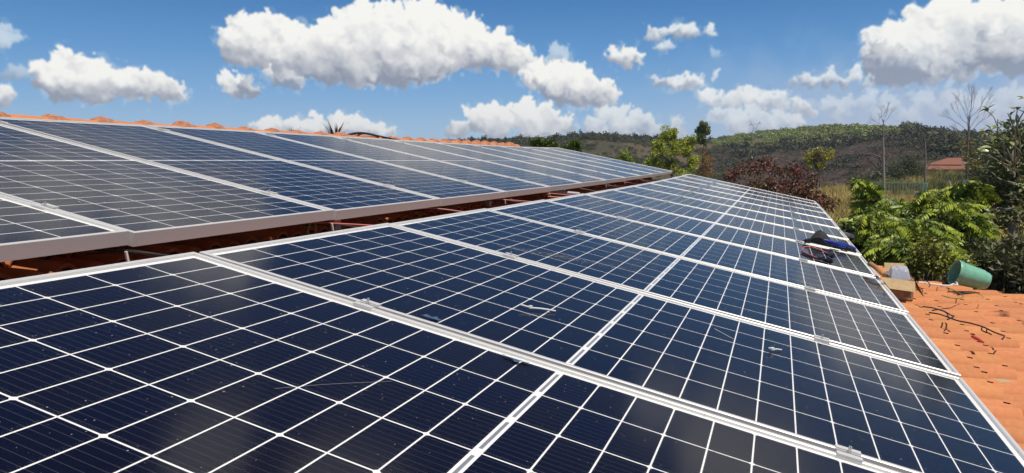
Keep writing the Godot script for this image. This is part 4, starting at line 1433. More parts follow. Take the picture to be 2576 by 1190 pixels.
func trees() -> void:
	var bark := Color(0.16, 0.13, 0.10)
	var pale := Color(0.46, 0.40, 0.33)
	# big light green tree
	var d := 40.0
	var q := at(1690, 440, d)
	var base := on_ground(q.x, q.z)
	var k := d / 1956.0
	leafy_tree("leafy_tree", "tall bright green tree with an open domed crown beyond the roof end", base, 0.09, [[rel(1682, 335, d, base), 26 * k], [rel(1700, 350, d, base), 26 * k], [rel(1660, 360, d, base), 22 * k], [rel(1728, 352, d, base), 20 * k], [rel(1665, 390, d, base), 30 * k], [rel(1720, 380, d, base), 24 * k], [rel(1645, 415, d, base), 24 * k], [rel(1690, 425, d, base), 30 * k], [rel(1745, 410, d, base), 22 * k], [rel(1715, 445, d, base), 28 * k]], 165, 0.10, Color(0.380, 0.430, 0.052), bark)
	# slender tree with orange creeper
	d = 46.0
	k = d / 1956.0
	q = at(1768, 440, d)
	base = on_ground(q.x, q.z)
	var sl := leafy_tree("slender_tree", "slender bare-stemmed tree with a small grey-green crown", base, 0.055, [[rel(1766, 314, d, base), 13 * k], [rel(1760, 324, d, base), 13 * k], [rel(1772, 326, d, base), 13 * k], [rel(1762, 336, d, base), 12 * k], [rel(1774, 340, d, base), 11 * k], [rel(1764, 350, d, base), 11 * k], [rel(1768, 358, d, base), 8 * k]], 150, 0.085, Color(0.22, 0.27, 0.105), Color(0.26, 0.20, 0.13))
	var ob := MB.new()
	var ol := []
	for p in [[1772, 390, 16], [1762, 405, 14], [1786, 402, 14], [1770, 422, 18], [1792, 428, 18], [1755, 432, 14], [1775, 440, 20]]:
		for j in 3: ol.push_back([rel(p[0], p[1], d, base) + rv(p[2] * k * 0.5), p[2] * k * 0.6])
	clumps(ob, ol, 60, 0.08, 0.045, Color(0.30, 0.165, 0.035))
	var cr := put("creeper", ob.mesh(M.leaves), sl)
	cr.set_meta("label", "orange-brown creeper round the lower stem")
	# small green trees over the edge of the upper row
	for g in [[1572, 395, 34.0, 18, "small round green tree half hidden behind the upper row of panels"], [1545, 404, 34.5, 9, "low green sapling tip beside the small round green tree"]]:
		d = g[2]; k = d / 1956.0
		q = at(g[0], g[1], d)
		base = on_ground(q.x, q.z)
		leafy_tree("leafy_tree", g[4], base, 0.05, [[rel(g[0], g[1], d, base), g[3] * k], [rel(g[0] - 8, g[1] + 14, d, base), g[3] * k], [rel(g[0] + 9, g[1] + 16, d, base), g[3] * k]], 120, 0.075, Color(0.22, 0.29, 0.04), bark)
	for g in [[[[1358, 352], [1345, 358], [1378, 356], [1392, 362], [1366, 362]], 20.0, "dark leafy tree tip showing over the far end of the upper row"], [[[1446, 362], [1438, 369], [1418, 371], [1452, 376]], 20.0, "sparse bright leafy branch tip over the far end of the upper row"]]:
		d = g[1]; k = d / 1956.0
		q = at(g[0][0][0], g[0][0][1], d)
		base = on_ground(q.x, q.z)
		var lob := []
		for p in g[0]: lob.push_back([rel(p[0], p[1] + 4, d, base), 9 * k])
		leafy_tree("leafy_tree", g[2], base, 0.03, lob, 60, 0.08, Color(0.12, 0.18, 0.03), bark, "", 0.0)
	# red-leaved shrub
	d = 17.0
	k = d / 1956.0
	q = at(1940, 500, d)
	base = on_ground(q.x, q.z)
	var sh := thing("red_shrub", "large shrub with drooping dark red-brown leaves beyond the lower row", "shrub", base)
	var sb := MB.new()
	var lb := MB.new()
	var tips := [[1850, 440], [1870, 425], [1888, 418], [1905, 412], [1925, 408], [1942, 412], [1965, 418], [1985, 420], [2000, 424], [2022, 428], [2040, 445], [1838, 452], [1860, 462], [1895, 450], [1930, 445], [1965, 450], [1995, 455], [2020, 460], [2045, 468], [2060, 488], [1880, 475], [1915, 470], [1950, 472], [1985, 478], [2015, 485], [2040, 495], [2070, 500], [1900, 490], [1935, 488], [1970, 495], [2000, 500], [2055, 505], [2085, 505]]
	var hub := rel(1950, 560, d, base)
	limb(sb, Vector3(0, -0.3, 0), hub, 0.05, 0.04, Color(0.20, 0.16, 0.12))
	for p in tips:
		var tip := rel(p[0], p[1] + 4, d + rng.randf_range(-0.9, 0.9), base)
		limb(sb, hub + rv(0.1), tip, 0.018, 0.006, Color(0.27, 0.21, 0.15), 0.07)
		var cl := []
		for j in 5: cl.push_back([tip + rv(0.12), 0.10])
		clumps(lb, cl, 17, 0.090, 0.036, [Color(0.165, 0.052, 0.038), Color(0.145, 0.068, 0.034), Color(0.125, 0.042, 0.030), Color(0.170, 0.100, 0.038)][rng.randi() % 4], 0.9)
	put("stem", sb.mesh(M.bark), sh)
	put("foliage", lb.mesh(M.leaves), sh)
	# yellow-green tree with forked pale stem
	d = 30.0
	k = d / 1956.0
	q = at(2060, 465, d)
	base = on_ground(q.x, q.z)
	var yt := thing("yellow_tree", "small half-bare tree with a yellow-green crown and forked pale stem", "tree", base)
	var yb := MB.new()
	var fork := rel(2058, 440, d, base)
	limb(yb, Vector3(0, -0.3, 0), fork, 0.045, 0.035, pale, 0.02)
	limb(yb, fork, rel(2092, 408, d, base), 0.028, 0.008, pale, 0.05)
	limb(yb, fork, rel(2040, 415, d, base), 0.028, 0.008, pale, 0.05)
	for j in 12: bare(yb, fork + rv(0.02), (rel(2058 + rng.randf_range(-40, 30), 370, d, base) - fork).normalized(), 0.34, 0.014, 3, Color(0.28, 0.22, 0.16), 0.4)
	put("trunk", yb.mesh(M.bark), yt)
	var yl := MB.new()
	var ylist := []
	for p in [[2030, 396, 12], [2045, 385, 14], [2062, 380, 14], [2078, 384, 14], [2088, 376, 10], [2052, 402, 14], [2072, 402, 14], [2038, 412, 10], [2064, 418, 10], [2085, 398, 10]]:
		for j in 3: ylist.push_back([rel(p[0], p[1], d, base) + rv(p[2] * k * 0.6), p[2] * k * 0.5])
	clumps(yl, ylist, 34, 0.07, 0.042, Color(0.40, 0.38, 0.036))
	put("crown", yl.mesh(M.leaves), yt)
	# bare trees
	d = 55.0
	k = d / 1956.0
	q = at(2226, 470, d)
	base = on_ground(q.x, q.z)
	var b1 := thing("bare_tree", "leafless tree with a thick pale trunk and one stubby fork", "tree", base, "leafless trees by the green fence")
	var bb := MB.new()
	limb(bb, Vector3(0, -0.4, 0), rel(2222, 395, d, base), 0.095, 0.075, pale, 0.01, 8)
	var f1 := rel(2222, 345, d, base)
	limb(bb, rel(2222, 395, d, base), f1, 0.075, 0.055, pale, 0.015, 8)
	limb(bb, f1, rel(2250, 318, d, base), 0.05, 0.025, pale, 0.05)
	limb(bb, rel(2223, 400, d, base), rel(2170, 385, d, base), 0.055, 0.02, Color(0.30, 0.24, 0.18), 0.08)
	limb(bb, rel(2223, 415, d, base), rel(2195, 360, d, base), 0.045, 0.015, Color(0.30, 0.24, 0.18), 0.1)
	limb(bb, rel(2223, 440, d, base), rel(2180, 395, d, base), 0.04, 0.012, Color(0.30, 0.24, 0.18), 0.1)
	limb(bb, rel(2223, 390, d, base), rel(2248, 362, d, base), 0.035, 0.012, Color(0.30, 0.24, 0.18), 0.1)
	limb(bb, f1, rel(2221, 300, d, base), 0.04, 0.022, Color(0.34, 0.29, 0.26), 0.03)
	for j in 7: bare(bb, rel(2221 + rng.randf_range(-2, 2), 300 + rng.randf_range(-6, 28), d, base), Vector3(rng.randfn() * 0.5, 1.0, rng.randfn() * 0.8).normalized(), 0.40, 0.012, 5, Color(0.30, 0.27, 0.25), 0.5)
	put("trunk", bb.mesh(M.bark), b1)
	d = 60.0
	q = at(2331, 470, d)
	base = on_ground(q.x, q.z)
	var b2 := thing("bare_tree", "thin leafless pole-like trunk standing at the end of the green fence", "tree", base, "leafless trees by the green fence")
	bb = MB.new()
	limb(bb, Vector3(0, -0.4, 0), rel(2327, 358, d, base), 0.085, 0.04, Color(0.34, 0.30, 0.26), 0.01, 7)
	limb(bb, rel(2331, 425, d, base), rel(2350, 400, d, base), 0.03, 0.012, Color(0.30, 0.26, 0.20), 0.1)
	for j in 4: bare(bb, rel(2327, 365 + j * 6, d, base), Vector3(rng.randfn(), 0.8, rng.randfn()).normalized(), 0.3, 0.015, 2, Color(0.25, 0.21, 0.17), 0.6)
	put("trunk", bb.mesh(M.bark), b2)
	d = 50.0
	q = at(2436, 470, d)
	base = on_ground(q.x, q.z)
	var b3 := thing("bare_tree", "tall tree with a wide leafless fan of twigs and yellow leaves below", "tree", base, "leafless trees by the green fence")
	bb = MB.new()
	limb(bb, Vector3(0, -0.4, 0), rel(2436, 340, d, base), 0.095, 0.06, Color(0.30, 0.24, 0.17), 0.01, 8)
	var f3 := rel(2436, 340, d, base)
	limb(bb, f3, rel(2438, 290, d, base), 0.05, 0.03, Color(0.32, 0.28, 0.25), 0.02)
	for j in 9: bare(bb, rel(2436 + j * 0.3, 340 - j * 6, d, base), (Vector3(-0.1, 1.0, rng.randf_range(-1.0, 1.0))).normalized(), 0.60, 0.015, 5, Color(0.31, 0.28, 0.26), 0.36)
	for j in 4: bare(bb, rel(2436, 345 + j * 6, d, base), Vector3(rng.randfn() * 0.5, 0.5, [-1.0, 1.0][j % 2]).normalized(), 0.5, 0.02, 3, Color(0.28, 0.23, 0.17), 0.5)
	put("trunk", bb.mesh(M.bark), b3)
	var yb2 := MB.new()
	var yl2 := []
	k = d / 1956.0
	for p in [[2422, 362, 10], [2440, 355, 8], [2412, 372, 8], [2430, 380, 12], [2448, 376, 9], [2420, 395, 10], [2450, 410, 12], [2462, 418, 12], [2440, 425, 12], [2472, 428, 10]]:
		for j in 3: yl2.push_back([rel(p[0], p[1], d, base) + rv(p[2] * k * 0.8), p[2] * k * 0.6])
	clumps(yb2, yl2, 26, 0.085, 0.05, Color(0.26, 0.22, 0.035))
	put("crown", yb2.mesh(M.leaves), b3)
	# mid-distance dark trees behind the bare ones
	for g in [[2275, 405, 85.0, 20, "dark bushy tree behind the bare trunks before the brown slope"], [2300, 415, 88.0, 18, "second dark bushy tree, next to the farmhouse side"], [2255, 425, 82.0, 16, "low dark bushy tree at the foot of the bare trunk"], [2490, 400, 70.0, 34, "large dark tree beside the farmhouse and behind the yellow-leaved tree"], [2520, 360, 90.0, 30, "dark tree rising on the slope above the farmhouse"], [2460, 385, 100.0, 20, "round dark tree overlapping the farmhouse roof end"], [2352, 431, 140.0, 9, "low dark bush before the farmhouse veranda"], [2418, 432, 138.0, 10, "second low dark bush, before the farmhouse wall"], [2550, 430, 60.0, 40, "broad dark tree behind the glossy broad-leaved tree"]]:
		d = g[2]; k = d / 1956.0
		q = at(g[0], g[1], d)
		base = on_ground(q.x, q.z)
		var r: float = g[3] * k
		var ctr := rel(g[0], g[1], d, base)
		leafy_tree("dark_tree", g[4], base, r * 0.12, [[ctr, r], [ctr + Vector3(0, -0.5 * r, 0.7 * r), r * 0.8], [ctr + Vector3(0, -0.6 * r, -0.7 * r), r * 0.8], [ctr + Vector3(0, -1.2 * r, 0), r]], 80, r * 0.16, Color(0.085, 0.105, 0.038), Color(0.08, 0.065, 0.05), "dark trees beyond the fence")
	# shoots of palm-like plants behind the ridge
	for g in [[Vector3(8.78, 0, -5.0), 0.36, 52, "spiky dark yucca with a fan of blades showing above the ridge"], [Vector3(7.66, 0, -5.0), 0.25, 14, "few green yucca blades just showing above the ridge tiles"]]:
		var c: Vector3 = g[0]
		c.y = 0.50
		var yk := thing("yucca", g[3], "plant", on_ground(c.x, c.z - 4.0), "yuccas behind the ridge")
		yk.position = Vector3(c.x, ground_y(c.x, c.z), c.z)
		var st := MB.new()
		st.tube([Vector3(0, 0.35, 0), Vector3(0.02, 1.6, 0.01), Vector3(0, c.y - yk.position.y, 0)], [0.07, 0.06, 0.05], 9, Color(0.16, 0.12, 0.08))
		put("stem", st.mesh(M.bark), yk)
		var top := Vector3(0, c.y - yk.position.y, 0)
		for j in g[2]:
			var b := MB.new()
			var az := rng.randf() * TAU
			var lift := rng.randf_range(0.15, 1.25)
			var dir := Vector3(cos(az) * cos(lift), sin(lift), sin(az) * cos(lift))
			var s := dir.cross(Vector3.UP).normalized()
			var ln: float = g[1] * rng.randf_range(0.75, 1.1)
			var p0 := Vector3.ZERO
			var col := vary(Color(0.030, 0.040, 0.020) if g[2] > 20 else Color(0.05, 0.09, 0.02), 0.3)
			var w := 0.011
			for seg in 3:
				var p1 := p0 + (dir + Vector3(0, -0.10 * seg, 0)).normalized() * ln / 3.0
				var w1: float = w * [0.95, 0.7, 0.06][seg]
				b.quad(p0 + s * w, p0 - s * w, p1 - s * w1, p1 + s * w1, col)
				p0 = p1; w = w1
			put("blade", b.mesh(M.leaves), yk, Transform3D(Basis(), top))

# ---------------------------------------------------------------- near greenery
func frond_mesh(sd: int, ln: float, pairs: int, leaf: float, col: Color) -> ArrayMesh:
	var r := RandomNumberGenerator.new()
	r.seed = sd
	var b := MB.new()
	var pts := []
	for k in 9:
		var t := k / 8.0
		pts.push_back(Vector3(0, 0.30 * ln * t - 0.62 * ln * t * t, -ln * t * (1.0 - 0.1 * t)))
	b.tube(pts, 0.0022, 4, Color(col.r * 0.9, col.g * 0.75, col.b * 0.8), false)
	for k in pairs:
		var t := 0.16 + 0.84 * k / float(pairs - 1)
		var i := clampi(int(t * 8.0), 0, 7)
		var p: Vector3 = pts[i].lerp(pts[i + 1], t * 8.0 - i)
		var ax: Vector3 = (pts[i + 1] - pts[i]).normalized()
		for s in [-1.0, 1.0]:
			var dir := (Vector3(s, -0.55 + r.randf_range(-0.35, 0.25), 0) + ax * (0.35 + 0.3 * t)).normalized()
			var sd2: Vector3 = dir.cross(Vector3(0, 1, 0.2)).normalized() * s
			var sz := leaf * (0.75 + 0.5 * sin(PI * clampf(t, 0.05, 0.95))) * r.randf_range(0.85, 1.15)
			var f := r.randf_range(0.75, 1.3)
			# pointed oval in four faces, drooping at the tip
			var c := Color(col.r * f, col.g * f, col.b * f)
			var m := p + dir * sz * 0.45
			var tip := p + dir * sz + Vector3(0, -0.20 * sz, 0)
			var w: Vector3 = sd2 * sz * 0.23
			b.tri(p, m - w, m + Vector3(0, sz * 0.03, 0), c); b.tri(p, m + Vector3(0, sz * 0.03, 0), m + w, c)
			b.tri(m - w, tip, m + Vector3(0, sz * 0.03, 0), c); b.tri(m + Vector3(0, sz * 0.03, 0), tip, m + w, c)
	return b.mesh(M.leaves)

func pinnate(label: String, base: Vector3, lobes: Array, count: int, fronds: Array, scale_ := 1.0) -> void:
	var t := thing("pinnate_shrub", label, "shrub", base, "feathery shrubs below the eave")
	var sb := MB.new()
	var bark := Color(0.17, 0.13, 0.08)
	var hub: Vector3 = lobes[0][0] * 0.45
	limb(sb, Vector3(0, -0.3, 0), hub, 0.05, 0.04, bark, 0.03, 8)
	for l in lobes:
		limb(sb, hub, l[0], 0.025, 0.010, bark, 0.06)
		for k in 5:
			limb(sb, l[0], l[0] + rv(l[1].x) * Vector3(1, l[1].y / l[1].x, 1), 0.009, 0.004, bark, 0.1, 5)
	put("stem", sb.mesh(M.bark), t)
	var fb := MB.new()
	var cl := []
	for l in lobes:
		for k in 16:
			var d := rv()
			cl.push_back([l[0] + Vector3(d.x * l[1].x, d.y * l[1].y, d.z * l[1].x) * rng.randf_range(0.4, 0.95), l[1].y * 0.35])
	clumps(fb, cl, 42, 0.036, 0.016, Color(0.125, 0.185, 0.028), 0.5)
	put("small_foliage", fb.mesh(M.leaves), t)
	var total := 0.0
	for l in lobes: total += l[1].x * l[1].y
	for l in lobes:
		for k in int(count * l[1].x * l[1].y / total):
			var d := Vector3(rng.randfn(), rng.randfn() * 0.8 + 0.35, rng.randfn())
			d = d.normalized()
			var p: Vector3 = l[0] + Vector3(d.x * l[1].x, d.y * l[1].y, d.z * l[1].x) * rng.randf_range(0.55, 1.0)
			var out := Vector3(d.x, 0, d.z).normalized()
			var yaw := atan2(-out.x, -out.z) + rng.randf_range(-0.7, 0.7)
			var bs := Basis(Vector3.UP, yaw) * Basis(Vector3.RIGHT, rng.randf_range(-0.35, 0.6)) * Basis(Vector3.BACK, rng.randf_range(-0.45, 0.45))
			put("frond", fronds[[0, 0, 1, 1, 2, 2, 3, 4, 4][rng.randi() % 9]], t, Transform3D(bs.scaled(Vector3.ONE * scale_ * rng.randf_range(0.6, 1.3)), p - bs * Vector3(0, 0, -0.07)))

func greenery() -> void:
	var g1 := Color(0.290, 0.360, 0.034)
	var g2 := Color(0.165, 0.230, 0.028)
	var g3 := Color(0.085, 0.140, 0.026)
	var fr := [frond_mesh(1, 0.21, 7, 0.066, g1), frond_mesh(2, 0.19, 6, 0.068, g2), frond_mesh(3, 0.20, 7, 0.062, g1), frond_mesh(4, 0.18, 6, 0.064, g3), frond_mesh(5, 0.21, 7, 0.064, g2)]
	var add := func(label: String, d: float, lobes: Array, count: int, sc: float) -> void:
		var k := d / 1956.0
		var q := at(lobes[0][0], lobes[0][1], d)
		var base := on_ground(q.x, q.z)
		var ls := []
		for l in lobes: ls.push_back([rel(l[0], l[1], d + (l[4] if l.size() > 4 else 0.0), base), Vector3(l[2] * k, l[3] * k, 1)])
		pinnate(label, base, ls, count, fr, sc)
	add.call("feathery green shrub with one long branch raised beside the green gate", 9.5, [[2215, 535, 55, 36], [2160, 460, 26, 10], [2190, 482, 26, 18], [2262, 525, 40, 22]], 285, 0.78)
	add.call("feathery green shrub reaching towards the glossy broad-leaved tree", 9.0, [[2385, 500, 70, 26], [2440, 480, 50, 22], [2340, 535, 60, 30]], 290, 0.78)
	add.call("dense feathery shrub growing up close along the eave", 7.4, [[2260, 590, 100, 42], [2200, 560, 46, 34], [2330, 600, 70, 44]], 295, 0.72)
	add.call("low feathery shrub at the corner where the veranda roof begins", 6.6, [[2300, 650, 70, 26], [2240, 625, 60, 30], [2370, 640, 50, 30]], 280, 0.65)
	add.call("feathery shrub in deep green between the veranda corner and the glossy tree", 8.2, [[2430, 590, 60, 44], [2400, 540, 60, 30]], 260, 0.72)
	add.call("feathery shrub beside the yellow grass at the far part of the eave", 9.8, [[2165, 590, 36, 26], [2140, 565, 20, 16], [2190, 615, 40, 30]], 140, 0.8)
	# small-leaved yellowish shrub by the veranda roof
	var d := 6.3
	var k := d / 1956.0
	var q := at(2345, 655, d)
	var base := on_ground(q.x, q.z)
	var ys := thing("small_leaved_shrub", "yellow-green small-leaved shrub poking up beside the veranda roof edge", "shrub", base)
	var sb := MB.new()
	var lb := MB.new()
	for p in [[2320, 640], [2335, 615], [2350, 640], [2365, 655], [2340, 665], [2310, 660], [2380, 668], [2400, 672], [2345, 625], [2420, 678]]:
		var tip := rel(p[0], p[1], d, base)
		limb(sb, Vector3(tip.x * 0.3, 0.4, tip.z * 0.3), tip, 0.008, 0.003, Color(0.25, 0.19, 0.11), 0.05, 5)
		var cl := []
		for j in 6: cl.push_back([tip + rv(0.06), 0.055])
		clumps(lb, cl, 16, 0.030, 0.019, Color(0.16, 0.175, 0.022))
	limb(sb, Vector3(0, -0.2, 0), Vector3(0, 0.6, 0), 0.03, 0.02, Color(0.25, 0.19, 0.11))
	put("stem", sb.mesh(M.bark), ys)
	put("foliage", lb.mesh(M.leaves), ys)
	broad_tree()
	# tangle of shrubs under the broad-leaved tree
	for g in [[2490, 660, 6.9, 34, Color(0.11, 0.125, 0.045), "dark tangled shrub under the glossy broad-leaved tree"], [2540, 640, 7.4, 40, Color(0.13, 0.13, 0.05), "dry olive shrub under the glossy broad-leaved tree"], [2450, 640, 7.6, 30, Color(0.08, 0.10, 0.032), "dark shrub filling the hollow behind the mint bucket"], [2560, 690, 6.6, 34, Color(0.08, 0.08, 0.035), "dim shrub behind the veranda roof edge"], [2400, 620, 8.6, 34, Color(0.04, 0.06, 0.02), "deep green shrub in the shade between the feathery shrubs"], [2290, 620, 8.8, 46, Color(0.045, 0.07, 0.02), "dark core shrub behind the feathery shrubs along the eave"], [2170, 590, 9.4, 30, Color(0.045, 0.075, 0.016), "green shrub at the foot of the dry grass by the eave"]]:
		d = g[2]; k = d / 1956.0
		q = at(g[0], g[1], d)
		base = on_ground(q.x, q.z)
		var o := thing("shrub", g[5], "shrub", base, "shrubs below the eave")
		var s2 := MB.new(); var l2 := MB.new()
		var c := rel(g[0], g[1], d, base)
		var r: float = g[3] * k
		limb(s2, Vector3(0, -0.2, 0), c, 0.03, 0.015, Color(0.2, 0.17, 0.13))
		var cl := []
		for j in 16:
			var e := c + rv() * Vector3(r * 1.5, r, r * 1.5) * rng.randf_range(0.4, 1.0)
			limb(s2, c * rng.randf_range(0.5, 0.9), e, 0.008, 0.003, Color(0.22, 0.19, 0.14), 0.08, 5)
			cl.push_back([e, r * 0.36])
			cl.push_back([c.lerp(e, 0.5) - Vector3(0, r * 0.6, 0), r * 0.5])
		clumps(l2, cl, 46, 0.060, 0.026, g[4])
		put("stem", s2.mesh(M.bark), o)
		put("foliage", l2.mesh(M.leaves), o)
	grass()

func broad_tree() -> void:
	# glossy broad-leaved tree: each leaf is a part
	var d := 9.0
	var q := at(2550, 640, d)
	var base := on_ground(q.x, q.z)
	var t := thing("broad_leaved_tree", "tree with large glossy oval leaves and pale twisted stems beside the veranda", "tree", base)
	var sb := MB.new()
	var pale := Color(0.38, 0.32, 0.24)
	var leaves := []
	for v in 3:
		var b := MB.new()
		var ln: float = [0.078, 0.066, 0.085][v]
		var w: float = [0.020, 0.017, 0.021][v]
		var prev := []
		for i in 6:
			var u := i / 5.0
			var ww := w * sin(PI * pow(u, 0.85)) + 0.001
			var y := -0.25 * ln * u * u
			var row := [Vector3(-ww, y + ww * 0.35, -ln * u), Vector3(0, y, -ln * u), Vector3(ww, y + ww * 0.35, -ln * u)]
			if prev:
				b.quad(prev[0], prev[1], row[1], row[0], Color(1, 1, 1)); b.quad(prev[1], prev[2], row[2], row[1], Color(1, 1, 1))
			prev = row
		leaves.push_back(b.mesh(M.leaves))
	var tones := []
	for c in [Vector3(0.21, 0.26, 0.10), Vector3(0.15, 0.20, 0.075), Vector3(0.28, 0.32, 0.14), Vector3(0.11, 0.15, 0.06), Vector3(0.31, 0.30, 0.11)]:
		var m := leaf_mat("broad%d" % tones.size(), 0.30, 0.22)
		m.albedo_color = lin(c.x, c.y, c.z)
		tones.push_back(m)
	var f0 := rel(2548, 560, d, base)
	limb(sb, Vector3(0, -0.3, 0), f0, 0.05, 0.030, pale, 0.03, 9)
	var made := 0
	for p in [[2510, 300], [2535, 285], [2560, 270], [2580, 300], [2490, 340], [2520, 335], [2555, 330], [2590, 350], [2480, 385], [2505, 375], [2540, 380], [2575, 395], [2468, 420], [2495, 425], [2530, 430], [2565, 440], [2600, 430], [2490, 470], [2515, 480], [2550, 490], [2590, 490], [2470, 510], [2505, 530], [2540, 540], [2580, 545], [2530, 590], [2570, 600], [2610, 580], [2500, 570], [2545, 620]]:
		var tip := rel(p[0], p[1], d + rng.randf_range(-0.5, 0.5), base)
		var src := f0.lerp(rel(2552, 380, d, base), clampf((600.0 - p[1]) / 260.0, 0.0, 1.0) * 0.8)
		limb(sb, src, tip, 0.009, 0.004, pale, 0.09, 6)
		for w in 2:
			var tw := tip + rv(0.13)
			limb(sb, tip.lerp(src, 0.25), tw, 0.005, 0.003, Color(0.30, 0.26, 0.18), 0.1, 5)
			for j in 5:
				if made >= 296: break
				made += 1
				var a := TAU * (j / 5.0) + rng.randf()
				var bs := Basis(Vector3.UP, a) * Basis(Vector3.RIGHT, rng.randf_range(-0.4, 0.9)) * Basis(Vector3.BACK, rng.randf_range(-0.6, 0.6))
				put("leaf", leaves[rng.randi() % 3], t, Transform3D(bs.scaled(Vector3.ONE * rng.randf_range(0.8, 1.25)), tw + rv(0.02)), tones[rng.randi() % 5])
	put("trunk", sb.mesh(M.bark), t)
	# inner foliage too deep in the crown to tell leaf from leaf
	var ib := MB.new()
	var cl := []
	for p in [[2530, 340, 26], [2555, 400, 34], [2515, 440, 28], [2560, 480, 36], [2520, 520, 30], [2575, 560, 36], [2590, 380, 34], [2590, 450, 34]]:
		for j in 4: cl.push_back([rel(p[0], p[1], d + 0.3, base) + rv(0.1), p[2] * d / 1956.0])
	clumps(ib, cl, 60, 0.075, 0.036, Color(0.17, 0.205, 0.075))
	var it := put("inner_foliage", ib.mesh(M.leaves), t)
	it.set_meta("kind", "stuff")

func tuft_mesh(sd: int, n: int, h: float, col: Color) -> ArrayMesh:
	var r := RandomNumberGenerator.new()
	r.seed = sd
	var b := MB.new()
	for k in n:
		var a := r.randf() * TAU
		var p := Vector3(cos(a), 0, sin(a)) * r.randf() * 0.30
		var lean := Vector3(r.randfn() * 0.22, 1.0, r.randfn() * 0.22).normalized()
		var hh := h * r.randf_range(0.5, 1.15)
		var s := lean.cross(Vector3(cos(a * 3.0), 0, sin(a * 3.0))).normalized() * 0.008
		var f := r.randf_range(0.65, 1.35)
		var c := Color(col.r * f, col.g * f, col.b * f)
		var m := p + lean * hh * 0.6
		var e := p + lean * hh + Vector3(r.randfn(), -0.3, r.randfn()) * hh * 0.16
		b.quad(p - s, p + s, m + s * 0.8, m - s * 0.8, c)
		b.tri(m - s * 0.8, m + s * 0.8, e, c)
	return b.mesh(M.grass)

func grass() -> void:
	var dry := []
	var green := []
	var spot := FastNoiseLite.new()
	spot.seed = 4; spot.frequency = 0.08
	for k in 5200:
		var az := rng.randf_range(0.5, 20.0)
		var r := sqrt(rng.randf_range(13.0 * 13.0, 47.0 * 47.0))
		var p := polar(az, r)
		if p.x < 11.6 and p.z < 2.2: continue
		var n := spot.get_noise_2d(p.x, p.z)
		if az > 10.4 and az < 13.2 and n > -0.1 and r > 30: continue
		var t := Transform3D(Basis(Vector3.UP, rng.randf() * TAU).scaled(Vector3.ONE * rng.randf_range(0.7, 1.5)), p)
		if n > 0.12: green.push_back(t)
		else: dry.push_back(t)
	for k in 2600:
		# a thick yellow stand out towards the gate
		var p := polar(rng.randf_range(1.5, 8.5), rng.randf_range(36.0, 53.0))
		var pa := rad_to_deg(atan2(p.z - CAM.z, p.x - CAM.x))
		dry.push_back(Transform3D(Basis(Vector3.UP, rng.randf() * TAU).scaled(Vector3.ONE * (rng.randf_range(1.0, 1.9) if pa < 5.5 else rng.randf_range(0.5, 0.9))), p))
	for k in 3200:
		var p := polar(rng.randf_range(3.0, 17.0), rng.randf_range(50.0, 165.0))
		if spot.get_noise_2d(p.x * 0.6, p.z * 0.6) > 0.12: continue
		var t := Transform3D(Basis(Vector3.UP, rng.randf() * TAU).scaled(Vector3.ONE * rng.randf_range(0.8, 2.0)), p)
		if p.distance_to(CAM) < 62.0 and rng.randf() < 0.85: continue
		if rng.randf() < 0.3: dry.push_back(t)
		else: green.push_back(t)
	scatter_with("dry_grass", "tall dry yellow grass between the roof and the green gate", "grass", tuft_mesh(1, 26, 0.62, Color(0.42, 0.33, 0.10)), dry, M.grass)
	scatter_with("green_grass", "green weeds growing among the dry grass", "grass", tuft_mesh(2, 26, 0.5, Color(0.085, 0.120, 0.028)), green, M.grass)

func scatter_with(called: String, label: String, category: String, mesh: Mesh, places: Array, _m: Material) -> void:
	scatter(called, label, category, mesh, places)

